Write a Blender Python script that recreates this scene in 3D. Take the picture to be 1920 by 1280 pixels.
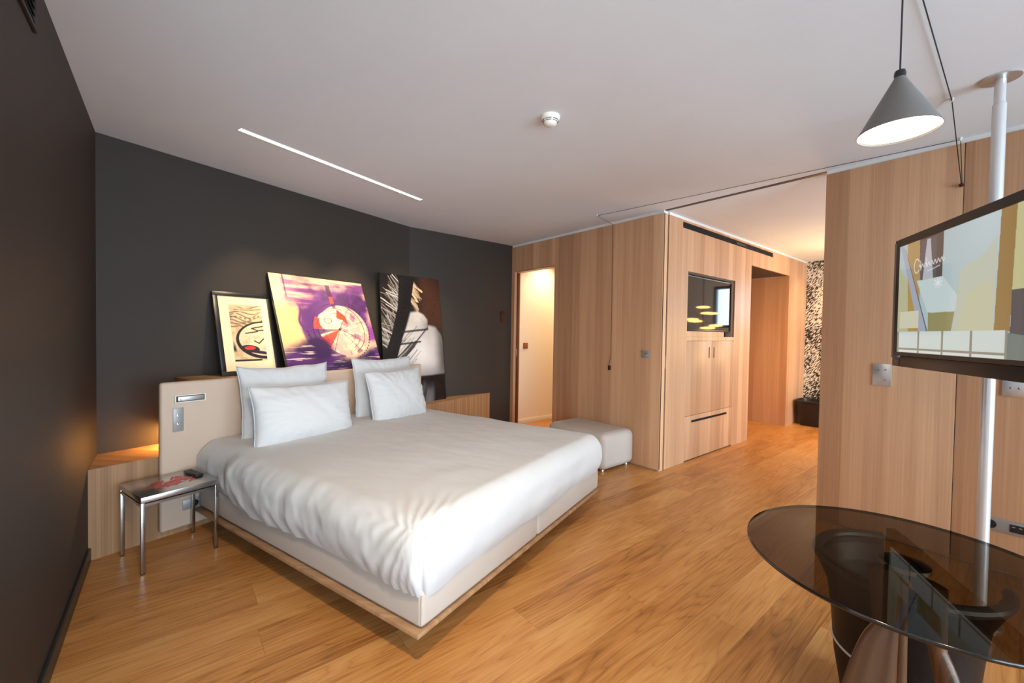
import bpy, bmesh, math, random
import numpy as np
from mathutils import Vector, Matrix, noise

for o in list(bpy.data.objects):
    bpy.data.objects.remove(o, do_unlink=True)
scene = bpy.context.scene
COL = scene.collection
random.seed(7)
R = math.radians

# ------------------------------------------------------------------ camera
F_PX = 782.72
YAW, PITCH, ROLL = R(50.746), R(1.2046), R(0.9242)
CAM_H = 1.30
cam_d = bpy.data.cameras.new('camera')
cam_d.sensor_width = 36.0
cam_d.lens = 36.0 * F_PX / 1920.0
cam_d.clip_start = 0.02
cam = bpy.data.objects.new('camera', cam_d)
COL.objects.link(cam)
fw = Vector((math.cos(YAW) * math.cos(PITCH), math.sin(YAW) * math.cos(PITCH), -math.sin(PITCH)))
rt = Vector((math.sin(YAW), -math.cos(YAW), 0))
up = rt.cross(fw)
r2 = rt * math.cos(ROLL) + up * math.sin(ROLL)
u2 = up * math.cos(ROLL) - rt * math.sin(ROLL)
cam.matrix_world = Matrix(((r2.x, u2.x, -fw.x, 0), (r2.y, u2.y, -fw.y, 0), (r2.z, u2.z, -fw.z, CAM_H), (0, 0, 0, 1)))
scene.camera = cam

# ------------------------------------------------------------------ world, exposure
vs = scene.view_settings
vs.view_transform = 'Standard'
vs.look = 'None'
vs.exposure = 0.33
vs.gamma = 1.0
vs.use_curve_mapping = False

SKY = 9.9
w = bpy.data.worlds.new('overcast_sky')
scene.world = w
w.use_nodes = True
nt = w.node_tree
nt.nodes.clear()
wo = nt.nodes.new('ShaderNodeOutputWorld')
bg = nt.nodes.new('ShaderNodeBackground')
tc = nt.nodes.new('ShaderNodeTexCoord')
sx = nt.nodes.new('ShaderNodeSeparateXYZ')
mr = nt.nodes.new('ShaderNodeMapRange')
mr.inputs[1].default_value = -0.08
mr.inputs[2].default_value = 0.08
mx = nt.nodes.new('ShaderNodeMix')
mx.data_type = 'RGBA'
mx.inputs[6].default_value = (0.66, 0.83, 0.99, 1)
mx.inputs[7].default_value = (0.66, 0.84, 1.0, 1)
nt.links.new(tc.outputs['Generated'], sx.inputs[0])
nt.links.new(sx.outputs[2], mr.inputs[0])
nt.links.new(mr.outputs[0], mx.inputs[0])
nt.links.new(mx.outputs[2], bg.inputs[0])
bg.inputs[1].default_value = SKY
nt.links.new(bg.outputs[0], wo.inputs[0])


def portal(name, loc, rot, sx_, sy_):
    l = bpy.data.lights.new(name, 'AREA')
    l.shape = 'RECTANGLE'
    l.size, l.size_y = sx_, sy_
    l.cycles.is_portal = True
    o = bpy.data.objects.new(name, l)
    o.location = loc
    o.rotation_euler = rot
    COL.objects.link(o)
    return o


# window wall is at y = YWIN (behind the camera), facing into the rooms; an unseen bay is added on its left for more daylight
YWIN = -3.0
XFAR = -2.6
portal('window_portal', (-0.95, YWIN - 0.02, 1.23), (R(90), 0, 0), 2.5, 2.34)
portal('window_portal', (2.0, YWIN - 0.02, 1.23), (R(90), 0, 0), 2.7, 2.34)
portal('window_portal', (5.7, YWIN - 0.02, 1.23), (R(90), 0, 0), 2.8, 2.34)

# ------------------------------------------------------------------ helpers
BED_A = R(17.655)
UX, UY = math.cos(BED_A), math.sin(BED_A)


def B(u, v, z=0.0):
    """bed frame (u along the headboard, v towards it) to world"""
    return Vector((u * UX - v * UY, u * UY + v * UX, z))


class MB:
    def __init__(s):
        s.v, s.f = [], []

    def add(s, vs_, fs):
        o = len(s.v)
        s.v += [tuple(p) for p in vs_]
        s.f += [tuple(i + o for i in f) for f in fs]
        return s

    def box(s, x0, x1, y0, y1, z0, z1):
        return s.add([(x0, y0, z0), (x1, y0, z0), (x1, y1, z0), (x0, y1, z0), (x0, y0, z1), (x1, y0, z1), (x1, y1, z1), (x0, y1, z1)],
                     [(0, 3, 2, 1), (4, 5, 6, 7), (0, 1, 5, 4), (1, 2, 6, 5), (2, 3, 7, 6), (3, 0, 4, 7)])

    def hexa(s, p):  # 8 corners: bottom 4 ccw then top 4
        return s.add(p, [(0, 3, 2, 1), (4, 5, 6, 7), (0, 1, 5, 4), (1, 2, 6, 5), (2, 3, 7, 6), (3, 0, 4, 7)])

    def prism(s, poly, z0, z1):
        n = len(poly)
        return s.add([(x, y, z0) for x, y in poly] + [(x, y, z1) for x, y in poly],
                     [tuple(reversed(range(n))), tuple(range(n, 2 * n))] + [(i, (i + 1) % n, n + (i + 1) % n, n + i) for i in range(n)])

    def tube(s, pts, r, n=10, closed=False):
        pts = [Vector(p) for p in pts]
        m = len(pts)
        rr = r if isinstance(r, (list, tuple)) else [r] * m
        vs_, fs = [], []
        ref = None
        for i, p in enumerate(pts):
            if closed:
                d = pts[(i + 1) % m] - pts[i - 1]
            else:
                d = pts[min(i + 1, m - 1)] - pts[max(i - 1, 0)]
            d.normalize()
            if ref is None:
                ref = Vector((0, 0, 1)) if abs(d.z) < 0.9 else Vector((1, 0, 0))
            a = d.cross(ref)
            a.normalize()
            b = a.cross(d)
            ref = b
            for k in range(n):
                t = 2 * math.pi * k / n
                vs_.append(p + (a * math.cos(t) + b * math.sin(t)) * rr[i])
        for i in range(m if closed else m - 1):
            j = (i + 1) % m
            for k in range(n):
                fs.append((i * n + k, i * n + (k + 1) % n, j * n + (k + 1) % n, j * n + k))
        if not closed:
            fs.append(tuple(reversed(range(n))))
            fs.append(tuple(range((m - 1) * n, m * n)))
        return s.add(vs_, fs)

    def lathe(s, prof, n=40, c=(0, 0, 0), cap=True):
        vs_, fs = [], []
        for r, z in prof:
            for k in range(n):
                t = 2 * math.pi * k / n
                vs_.append((c[0] + r * math.cos(t), c[1] + r * math.sin(t), c[2] + z))
        for i in range(len(prof) - 1):
            for k in range(n):
                fs.append((i * n + k, i * n + (k + 1) % n, (i + 1) * n + (k + 1) % n, (i + 1) * n + k))
        if cap:
            fs.append(tuple(reversed(range(n))))
            fs.append(tuple(range((len(prof) - 1) * n, len(prof) * n)))
        return s.add(vs_, fs)

    def build(s, name, mat, parent=None, bevel=0.0, smooth=False, seg=2, loc=None, subsurf=0):
        me = bpy.data.meshes.new(name)
        me.from_pydata(s.v, [], s.f)
        me.update()
        bm = bmesh.new()
        bm.from_mesh(me)
        bmesh.ops.recalc_face_normals(bm, faces=bm.faces)
        if bevel:
            es = [e for e in bm.edges if len(e.link_faces) == 2 and e.calc_face_angle(0) > R(25)]
            bmesh.ops.bevel(bm, geom=es, offset=bevel, segments=seg, profile=0.5, affect='EDGES', clamp_overlap=True)
        bm.to_mesh(me)
        bm.free()
        if smooth or bevel:
            for p in me.polygons:
                p.use_smooth = True
            if not smooth or smooth == 'auto':
                me.set_sharp_from_angle(angle=R(35))
        if mat:
            me.materials.append(mat)
        o = bpy.data.objects.new(name, me)
        COL.objects.link(o)
        if parent:
            o.parent = parent
        if loc:
            o.location = loc
        if subsurf:
            m = o.modifiers.new('sub', 'SUBSURF')
            m.levels = m.render_levels = subsurf
        return o


def tag(o, label=None, cat=None, group=None, kind=None):
    if label:
        o['label'] = label
    if cat:
        o['category'] = cat
    if group:
        o['group'] = group
    if kind:
        o['kind'] = kind
    return o


def empty(name, loc=(0, 0, 0), rz=0.0):
    o = bpy.data.objects.new(name, None)
    o.location = loc
    o.rotation_euler = (0, 0, rz)
    o.empty_display_size = 0.1
    COL.objects.link(o)
    return o


def grid_mesh(name, P, col=None, mat=None, parent=None, smooth=True):
    """P: (ny, nx, 3) array of points; col: (ny, nx, 3) linear colours"""
    ny, nx = P.shape[:2]
    idx = np.arange(ny * nx).reshape(ny, nx)
    f = np.stack([idx[:-1, :-1], idx[:-1, 1:], idx[1:, 1:], idx[1:, :-1]], -1).reshape(-1, 4)
    me = bpy.data.meshes.new(name)
    me.from_pydata(P.reshape(-1, 3).tolist(), [], f.tolist())
    me.update()
    if smooth:
        me.polygons.foreach_set('use_smooth', [True] * len(me.polygons))
    if col is not None:
        a = me.color_attributes.new('print', 'FLOAT_COLOR', 'POINT')
        c = np.concatenate([col.reshape(-1, 3), np.ones((ny * nx, 1))], 1)
        a.data.foreach_set('color', c.astype(np.float32).ravel())
    if mat:
        me.materials.append(mat)
    o = bpy.data.objects.new(name, me)
    COL.objects.link(o)
    if parent:
        o.parent = parent
    return o


def lin(r, g, b):
    f = lambda c: (c / 255 / 12.92) if c / 255 <= 0.04045 else ((c / 255 + 0.055) / 1.055) ** 2.4
    return (f(r), f(g), f(b))


# ------------------------------------------------------------------ materials
def pmat(name, col, rough=0.5, metal=0.0, spec=0.5, bump=0.0, bscale=200.0, coat=0.0, var=0.0, vscale=4.0):
    m = bpy.data.materials.new(name)
    m.use_nodes = True
    n = m.node_tree.nodes
    l = m.node_tree.links
    p = n['Principled BSDF']
    p.inputs['Base Color'].default_value = (*col, 1)
    p.inputs['Roughness'].default_value = rough
    p.inputs['Metallic'].default_value = metal
    p.inputs['Specular IOR Level'].default_value = spec
    p.inputs['Coat Weight'].default_value = coat
    g = n.new('ShaderNodeNewGeometry')
    if bump:
        t = n.new('ShaderNodeTexNoise')
        t.inputs['Scale'].default_value = bscale
        t.inputs['Detail'].default_value = 3
        b = n.new('ShaderNodeBump')
        b.inputs['Strength'].default_value = bump
        b.inputs['Distance'].default_value = 0.004
        l.new(g.outputs['Position'], t.inputs['Vector'])
        l.new(t.outputs[0], b.inputs['Height'])
        l.new(b.outputs[0], p.inputs['Normal'])
    if var:
        t = n.new('ShaderNodeTexNoise')
        t.inputs['Scale'].default_value = vscale
        t.inputs['Detail'].default_value = 4
        r = n.new('ShaderNodeMapRange')
        r.inputs[1].default_value = 0.3
        r.inputs[2].default_value = 0.7
        r.inputs[3].default_value = 1 - var
        r.inputs[4].default_value = 1 + var
        mm = n.new('ShaderNodeVectorMath')
        mm.operation = 'SCALE'
        mm.inputs[0].default_value = col
        l.new(g.outputs['Position'], t.inputs['Vector'])
        l.new(t.outputs[0], r.inputs[0])
        l.new(r.outputs[0], mm.inputs['Scale'])
        l.new(mm.outputs[0], p.inputs['Base Color'])
    return m


def emat(name, col, strength):
    m = bpy.data.materials.new(name)
    m.use_nodes = True
    n = m.node_tree.nodes
    n.clear()
    o = n.new('ShaderNodeOutputMaterial')
    e = n.new('ShaderNodeEmission')
    e.inputs[0].default_value = (*col, 1)
    e.inputs[1].default_value = strength
    m.node_tree.links.new(e.outputs[0], o.inputs[0])
    return m


def print_mat(name, rough=0.6, emit=0.0, spec=0.4, coat=0.0):
    m = bpy.data.materials.new(name)
    m.use_nodes = True
    n = m.node_tree.nodes
    p = n['Principled BSDF']
    a = n.new('ShaderNodeVertexColor')
    a.layer_name = 'print'
    p.inputs['Roughness'].default_value = rough
    p.inputs['Specular IOR Level'].default_value = spec
    p.inputs['Coat Weight'].default_value = coat
    if emit:
        m.node_tree.links.new(a.outputs[0], p.inputs['Emission Color'])
        p.inputs['Emission Strength'].default_value = emit
        p.inputs['Base Color'].default_value = (0.01, 0.01, 0.01, 1)
    else:
        m.node_tree.links.new(a.outputs[0], p.inputs['Base Color'])
    return m


def veneer_mat(name, c_dark, c_light, strip=0.115, rough=0.42):
    """vertical veneer: leaves of slightly different tone with fine vertical grain"""
    m = bpy.data.materials.new(name)
    m.use_nodes = True
    n = m.node_tree.nodes
    l = m.node_tree.links
    p = n['Principled BSDF']
    g = n.new('ShaderNodeNewGeometry')
    s = n.new('ShaderNodeSeparateXYZ')
    l.new(g.outputs['Position'], s.inputs[0])

    def math_(op, a, b=None):
        k = n.new('ShaderNodeMath')
        k.operation = op
        for i, q in enumerate((a, b)):
            if q is None:
                continue
            if isinstance(q, (int, float)):
                k.inputs[i].default_value = q
            else:
                l.new(q, k.inputs[i])
        return k.outputs[0]

    h = math_('ADD', s.outputs[0], s.outputs[1])
    sid = math_('FLOOR', math_('DIVIDE', h, strip))
    wn = n.new('ShaderNodeTexWhiteNoise')
    wn.noise_dimensions = '1D'
    l.new(sid, wn.inputs['W'])
    cz = math_('MULTIPLY', s.outputs[2], 0.9)
    off = math_('MULTIPLY', wn.outputs[0], 7.0)
    cv = n.new('ShaderNodeCombineXYZ')
    l.new(math_('MULTIPLY', h, 110.0), cv.inputs[0])
    l.new(math_('ADD', cz, off), cv.inputs[1])
    fine = n.new('ShaderNodeTexNoise')
    fine.inputs['Scale'].default_value = 1.0
    fine.inputs['Detail'].default_value = 4
    fine.inputs['Roughness'].default_value = 0.6
    l.new(cv.outputs[0], fine.inputs['Vector'])
    cv2 = n.new('ShaderNodeCombineXYZ')
    l.new(math_('MULTIPLY', h, 14.0), cv2.inputs[0])
    l.new(math_('ADD', math_('MULTIPLY', s.outputs[2], 0.5), off), cv2.inputs[1])
    broad = n.new('ShaderNodeTexNoise')
    broad.inputs['Scale'].default_value = 1.0
    broad.inputs['Detail'].default_value = 3
    l.new(cv2.outputs[0], broad.inputs['Vector'])
    f1 = math_('MULTIPLY', math_('SUBTRACT', fine.outputs[0], 0.5), 0.6)
    f2 = math_('MULTIPLY', math_('SUBTRACT', broad.outputs[0], 0.5), 0.6)
    f3 = math_('MULTIPLY', math_('SUBTRACT', wn.outputs[0], 0.5), 0.42)
    t = math_('ADD', math_('ADD', math_('ADD', f1, f2), f3), 0.5)
    mix = n.new('ShaderNodeMix')
    mix.data_type = 'RGBA'
    mix.inputs[6].default_value = (*c_dark, 1)
    mix.inputs[7].default_value = (*c_light, 1)
    l.new(t, mix.inputs[0])
    l.new(mix.outputs[2], p.inputs['Base Color'])
    p.inputs['Roughness'].default_value = rough
    p.inputs['Specular IOR Level'].default_value = 0.35
    b = n.new('ShaderNodeBump')
    b.inputs['Strength'].default_value = 0.08
    b.inputs['Distance'].default_value = 0.002
    l.new(fine.outputs[0], b.inputs['Height'])
    l.new(b.outputs[0], p.inputs['Normal'])
    return m


def plank_mat(name):
    """oak floor board: tone differs from board to board, grain runs along x"""
    m = bpy.data.materials.new(name)
    m.use_nodes = True
    n = m.node_tree.nodes
    l = m.node_tree.links
    p = n['Principled BSDF']
    g = n.new('ShaderNodeNewGeometry')
    oi = n.new('ShaderNodeObjectInfo')
    s = n.new('ShaderNodeSeparateXYZ')
    l.new(g.outputs['Position'], s.inputs[0])

    def math_(op, a, b=None, c=None):
        k = n.new('ShaderNodeMath')
        k.operation = op
        for i, q in enumerate((a, b, c)):
            if q is None:
                continue
            if isinstance(q, (int, float)):
                k.inputs[i].default_value = q
            else:
                l.new(q, k.inputs[i])
        return k.outputs[0]

    off = math_('MULTIPLY', oi.outputs['Random'], 37.0)
    # gentle warp so the grain makes cathedral arches
    wv = n.new('ShaderNodeCombineXYZ')
    l.new(math_('MULTIPLY', s.outputs[0], 0.8), wv.inputs[0])
    l.new(math_('MULTIPLY', s.outputs[1], 8.0), wv.inputs[1])
    l.new(off, wv.inputs[2])
    warp = n.new('ShaderNodeTexNoise')
    warp.inputs['Scale'].default_value = 1.0
    warp.inputs['Detail'].default_value = 2
    l.new(wv.outputs[0], warp.inputs['Vector'])
    rings = math_('FRACT', math_('MULTIPLY', warp.outputs[0], 13.0))
    ringl = math_('ABSOLUTE', math_('SUBTRACT', rings, 0.5))
    cv = n.new('ShaderNodeCombineXYZ')
    l.new(math_('MULTIPLY', s.outputs[0], 3.0), cv.inputs[0])
    l.new(math_('MULTIPLY', s.outputs[1], 95.0), cv.inputs[1])
    l.new(off, cv.inputs[2])
    fine = n.new('ShaderNodeTexNoise')
    fine.inputs['Scale'].default_value = 1.0
    fine.inputs['Detail'].default_value = 5
    fine.inputs['Roughness'].default_value = 0.65
    l.new(cv.outputs[0], fine.inputs['Vector'])
    bv = n.new('ShaderNodeCombineXYZ')
    l.new(math_('MULTIPLY', s.outputs[0], 2.2), bv.inputs[0])
    l.new(math_('MULTIPLY', s.outputs[1], 7.0), bv.inputs[1])
    l.new(off, bv.inputs[2])
    blot = n.new('ShaderNodeTexNoise')
    blot.inputs['Scale'].default_value = 1.0
    blot.inputs['Detail'].default_value = 4
    l.new(bv.outputs[0], blot.inputs['Vector'])
    t = math_('ADD', math_('MULTIPLY', math_('SUBTRACT', fine.outputs[0], 0.5), 0.9), 0.5)
    t = math_('ADD', t, math_('MULTIPLY', math_('SUBTRACT', blot.outputs[0], 0.5), 0.75))
    t = math_('ADD', t, math_('MULTIPLY', math_('SUBTRACT', ringl, 0.25), 0.30))
    t = math_('ADD', t, math_('MULTIPLY', math_('SUBTRACT', oi.outputs['Random'], 0.5), 0.34))
    ln_ = n.new('ShaderNodeMapRange')
    ln_.inputs[1].default_value = 0.0
    ln_.inputs[2].default_value = 0.10
    ln_.inputs[3].default_value = 0.26
    ln_.inputs[4].default_value = 0.0
    l.new(ringl, ln_.inputs[0])
    t = math_('SUBTRACT', t, math_('MULTIPLY', ln_.outputs[0], blot.outputs[0]))
    ramp = n.new('ShaderNodeValToRGB')
    e = ramp.color_ramp.elements
    e[0].position = 0.0
    e[0].color = (*lin(128, 78, 36), 1)
    e[1].position = 1.0
    e[1].color = (*lin(214, 162, 100), 1)
    k = e.new(0.45)
    k.color = (*lin(184, 126, 68), 1)
    l.new(t, ramp.inputs[0])
    # dark knots, pores
    kn = n.new('ShaderNodeTexVoronoi')
    kn.inputs['Scale'].default_value = 1.0
    kv = n.new('ShaderNodeCombineXYZ')
    l.new(math_('MULTIPLY', s.outputs[0], 1.7), kv.inputs[0])
    l.new(math_('MULTIPLY', s.outputs[1], 2.6), kv.inputs[1])
    l.new(off, kv.inputs[2])
    l.new(kv.outputs[0], kn.inputs['Vector'])
    mrk = n.new('ShaderNodeMapRange')
    mrk.inputs[1].default_value = 0.02
    mrk.inputs[2].default_value = 0.09
    mrk.inputs[3].default_value = 0.62
    mrk.inputs[4].default_value = 1.0
    l.new(kn.outputs['Distance'], mrk.inputs[0])
    mixk = n.new('ShaderNodeVectorMath')
    mixk.operation = 'SCALE'
    l.new(ramp.outputs[0], mixk.inputs[0])
    l.new(mrk.outputs[0], mixk.inputs['Scale'])
    l.new(mixk.outputs[0], p.inputs['Base Color'])
    p.inputs['Roughness'].default_value = 0.34
    p.inputs['Specular IOR Level'].default_value = 0.4
    b = n.new('ShaderNodeBump')
    b.inputs['Strength'].default_value = 0.12
    b.inputs['Distance'].default_value = 0.002
    l.new(fine.outputs[0], b.inputs['Height'])
    l.new(b.outputs[0], p.inputs['Normal'])
    return m


def glass_mat(name, tint, refl_rough=0.02, ior=1.5):
    """thin pane: tinted see-through plus a mirror-like surface reflection"""
    m = bpy.data.materials.new(name)
    m.use_nodes = True
    n = m.node_tree.nodes
    l = m.node_tree.links
    n.clear()
    o = n.new('ShaderNodeOutputMaterial')
    t = n.new('ShaderNodeBsdfTransparent')
    t.inputs[0].default_value = (*tint, 1)
    gl = n.new('ShaderNodeBsdfGlossy')
    gl.inputs['Roughness'].default_value = refl_rough
    fr = n.new('ShaderNodeFresnel')
    fr.inputs[0].default_value = ior
    mx_ = n.new('ShaderNodeMixShader')
    l.new(fr.outputs[0], mx_.inputs[0])
    l.new(t.outputs[0], mx_.inputs[1])
    l.new(gl.outputs[0], mx_.inputs[2])
    l.new(mx_.outputs[0], o.inputs[0])
    return m


def wallpaper_mat(name):
    m = bpy.data.materials.new(name)
    m.use_nodes = True
    n = m.node_tree.nodes
    l = m.node_tree.links
    p = n['Principled BSDF']
    g = n.new('ShaderNodeNewGeometry')
    mp = n.new('ShaderNodeMapping')
    mp.inputs['Rotation'].default_value = (R(48), 0, 0)
    mq = n.new('ShaderNodeMapping')
    mq.inputs['Scale'].default_value = (1, 15, 52)
    t = n.new('ShaderNodeTexNoise')
    t.inputs['Scale'].default_value = 1.3
    t.inputs['Detail'].default_value = 2
    t2 = n.new('ShaderNodeTexNoise')
    t2.inputs['Scale'].default_value = 1.15
    t2.inputs['Detail'].default_value = 3
    l.new(g.outputs['Position'], mp.inputs['Vector'])
    l.new(mp.outputs[0], mq.inputs['Vector'])
    l.new(mq.outputs[0], t.inputs['Vector'])
    l.new(g.outputs['Position'], t2.inputs['Vector'])
    a = n.new('ShaderNodeMath')
    a.operation = 'MULTIPLY_ADD'
    a.inputs[1].default_value = 0.9
    l.new(t2.outputs[0], a.inputs[0])
    l.new(t.outputs[0], a.inputs[2])
    ramp = n.new('ShaderNodeValToRGB')
    ramp.color_ramp.elements[0].position = 0.90
    ramp.color_ramp.elements[0].color = (0.012, 0.011, 0.010, 1)
    ramp.color_ramp.elements[1].position = 1.02
    ramp.color_ramp.elements[1].color = (0.72, 0.70, 0.67, 1)
    l.new(a.outputs[0], ramp.inputs[0])
    l.new(ramp.outputs[0], p.inputs['Base Color'])
    p.inputs['Roughness'].default_value = 0.6
    return m


M_VEN = veneer_mat('oak_veneer', lin(170, 122, 88), lin(230, 186, 146))
M_VEN2 = veneer_mat('oak_veneer_fine', lin(132, 96, 66), lin(188, 148, 110), strip=0.02)
M_PLANK = plank_mat('oak_floor_board')
M_SUB = pmat('floor_joint', lin(60, 38, 22), 0.8, bump=0.1)
M_CEIL = pmat('white_ceiling_paint', (0.78, 0.83, 0.88), 0.85, bump=0.03, bscale=60, var=0.01)
M_WHITE = pmat('white_paint', (0.80, 0.79, 0.77), 0.6, bump=0.02, bscale=80)
M_CORR = pmat('cream_wall_paint', (0.78, 0.71, 0.62), 0.7, bump=0.03, bscale=70)
M_DARK = pmat('charcoal_wall_paint', lin(55, 48, 43), 0.58, spec=0.35, bump=0.02, bscale=90, var=0.04, vscale=2)
M_DARKW = pmat('charcoal_matte_paint', lin(58, 51, 45), 0.6, spec=0.35, bump=0.03, bscale=90, var=0.03, vscale=2)
M_BLACKTRIM = pmat('dark_skirting', lin(44, 42, 42), 0.4)
M_BLACK = pmat('black_plastic', (0.012, 0.012, 0.013), 0.35)
M_BLACKM = pmat('black_matte', (0.008, 0.008, 0.008), 0.7, spec=0.2)
M_SCREEN = pmat('switched_off_screen', (0.004, 0.004, 0.005), 0.05, spec=0.5)
M_LEATHER = pmat('greige_leather', lin(190, 179, 169), 0.48, spec=0.4, bump=0.15, bscale=420, var=0.02, vscale=6)
M_HEADB = pmat('taupe_leather', lin(202, 178, 157), 0.45, spec=0.4, bump=0.12, bscale=420, var=0.02, vscale=6)
M_LINEN = pmat('white_cotton', (0.655, 0.655, 0.655), 0.85, spec=0.15, bump=0.08, bscale=900)
M_STEEL = pmat('brushed_steel', (0.62, 0.61, 0.60), 0.28, metal=1.0, bump=0.05, bscale=300)
M_STEELD = pmat('satin_chrome', (0.46, 0.46, 0.47), 0.22, metal=1.0)
M_ALU = pmat('brushed_aluminium_plate', (0.66, 0.65, 0.64), 0.34, metal=0.85)
M_PLATE = pmat('grey_metal_plate', (0.36, 0.355, 0.35), 0.42, metal=0.35)
M_PWHITE = pmat('white_plastic', (0.82, 0.80, 0.74), 0.4)
M_POLE = pmat('pearl_enamel_tube', (0.74, 0.75, 0.76), 0.25, metal=0.35)
M_WALNUT = veneer_mat('walnut', lin(50, 32, 21), lin(124, 86, 58), strip=0.012, rough=0.3)
M_BLEATHER = pmat('black_leather', (0.006, 0.005, 0.005), 0.45, spec=0.3, bump=0.15, bscale=260)
M_BRLEATHER = pmat('dark_brown_leather', lin(50, 34, 32), 0.36, spec=0.5, bump=0.15, bscale=260)
M_RIM = pmat('dark_grey_rim', lin(74, 70, 72), 0.3, metal=0.3)
M_TRIMG = pmat('warm_grey_trim', lin(128, 118, 113), 0.4, metal=0.2)
M_PIPING = pmat('white_piping', (0.7, 0.66, 0.62), 0.5)
M_SHADE = pmat('anthracite_lacquer', lin(112, 107, 102), 0.42, spec=0.4)
M_SHADEIN = pmat('white_lacquer_inside', (0.85, 0.83, 0.78), 0.5)
M_CORD = pmat('black_cord', (0.02, 0.017, 0.015), 0.6)
M_BRONZE = pmat('bronze_red_plate', lin(74, 30, 22), 0.35, metal=0.4)
M_COPPER = pmat('copper_plate', lin(150, 100, 76), 0.35, metal=0.6)
M_SMOKED = glass_mat('smoked_glass', (0.155, 0.120, 0.082), ior=1.24)
M_PANE = glass_mat('window_glass', (0.94, 0.96, 0.96))
M_CLEAR = glass_mat('picture_glass', (0.97, 0.97, 0.97))
M_PAPER = pmat('cream_mat_board', lin(245, 226, 186), 0.8)
M_WFRAME = pmat('dark_window_frame', (0.02, 0.02, 0.022), 0.4)
M_PRINT = print_mat('ink_print', 0.55)
M_PRINTG = print_mat('gloss_photo_print', 0.3)
M_TVPIC = print_mat('television_picture', 0.08, emit=0.62, spec=0.5)
M_WALLP = wallpaper_mat('black_white_wallpaper')
M_LAMP = emat('lamp_diffuser', (1.0, 0.86, 0.66), 9.0)
M_STRIP = emat('strip_diffuser', (1.0, 0.86, 0.60), 2.6)
M_SPOT = emat('spot_lens', (1.0, 0.83, 0.55), 30.0)
M_LED = emat('led_tape', (1.0, 0.55, 0.18), 6.0)
M_GLOBE = emat('chandelier_glow', (1.0, 0.58, 0.16), 16.0)

# ------------------------------------------------------------------ room constants (metres)
H = 2.48            # ceiling
XL = -0.356         # charcoal wall on the left
XW = 3.593          # wood panelled wall plane
YT = 2.165          # wood wall with the television (through the opening)
YB = 4.425          # short charcoal wall right of the bend
XE = 7.70           # far end of the second room
C0 = (XL, 3.603)    # corner left wall / headboard wall
C1 = (2.094, 4.425)  # bend
OPN = 0.91          # near edge of the wide opening
D0, D1, DH = 3.605, 4.36, 2.125   # doorway


def struct(o, label, cat):
    return tag(o, label, cat, kind='structure')


# floor slab with boards
floor = MB().box(XFAR - 0.2, XE + 0.3, YWIN - 0.15, 4.75, -0.10, -0.0125).build('floor', M_SUB)
struct(floor, 'honey oak plank floor running through both rooms', 'floor')
pw = 0.19
YRET = 0.95
unit = MB().box(0, 1, 0, 1, 0, 1)
um = unit.build('plank', M_PLANK)
me = um.data
bm = bmesh.new()
bm.from_mesh(me)
for vtx in bm.verts:   # small chamfer along the top edges (unit space, x is stretched ~1.6 m, y 0.19 m)
    pass
top_e = [e for e in bm.edges if all(q.co.z > 0.5 for q in e.verts)]
bmesh.ops.bevel(bm, geom=top_e, offset=0.0012, segments=1, affect='EDGES')
bm.to_mesh(me)
bm.free()
bpy.data.objects.remove(um, do_unlink=True)
fixed = {  # rows whose end joints can be read in the photograph
    0: [0.29], -4: [1.77], -3: [-0.25, 1.25], -2: [0.75], -1: [1.55]}
k0 = math.floor((YWIN - 1.873) / pw)
k1 = math.ceil((4.6 - 1.873) / pw)
for k in range(k0, k1):
    y0 = 1.873 + k * pw
    rr = random.Random(100 + k)
    js = [(XFAR if y0 < YRET else XL) - 0.05]
    if k in fixed:
        js += [j for j in ([-1.7] if y0 < YRET else []) + fixed[k] if j > js[0] + 0.1]
    else:
        js.append(js[0] + rr.uniform(0.5, 2.0))
    while js[-1] < XE:
        js.append(js[-1] + rr.uniform(1.5, 2.2))
    js[-1] = XE + 0.05
    for a, b in zip(js[:-1], js[1:]):
        if b - a < 0.02:
            continue
        o = bpy.data.objects.new('plank', me)
        COL.objects.link(o)
        o.parent = floor
        o.location = (a + 0.0004, y0 + 0.0004, -0.0125)
        o.scale = (b - a - 0.0008, pw - 0.0008, 0.0125)

# ceiling
ceil = MB().box(XFAR - 0.2, XE + 0.3, YWIN - 0.15, 4.75, H, H + 0.12).build('ceiling', M_CEIL)
struct(ceil, 'smooth white ceiling over both rooms', 'ceiling')

# charcoal walls
wl = MB().box(XL - 0.12, XL, YRET, 3.75, 0, H).build('wall_left', M_DARK)
struct(wl, 'satin charcoal wall along the left edge of the photo', 'wall')
n2 = Vector((-(C1[1] - C0[1]), C1[0] - C0[0])).normalized() * 0.12
wh = MB().prism([C0, C1, (C1[0] + n2.x, C1[1] + n2.y + 0.04), (C0[0] + n2.x, C0[1] + n2.y)], 0, H).build('wall_headboard', M_DARKW)
struct(wh, 'charcoal wall behind the bed and the leaning pictures', 'wall')
wb = MB().box(C1[0], XW + 0.02, YB, YB + 0.08, 0, H).build('wall_back', M_DARKW)
struct(wb, 'short charcoal wall between the bend and the lit doorway', 'wall')
bb = MB().box(XL, XL + 0.014, YRET, 3.225, 0, 0.075).build('baseboard_left', M_BLACKTRIM, bevel=0.003)
struct(bb, 'dark skirting board at the foot of the left charcoal wall', 'skirting')

ws_ = MB().box(XFAR - 0.1, XFAR, YWIN - 0.1, YRET + 0.12, 0, H).box(XFAR, XL - 0.12, YRET, YRET + 0.12, 0, H).build('wall_side', M_WHITE)  # unseen bay, added so more daylight reaches the room
struct(ws_, 'white wall of the added unseen bay behind the camera', 'wall')

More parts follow.
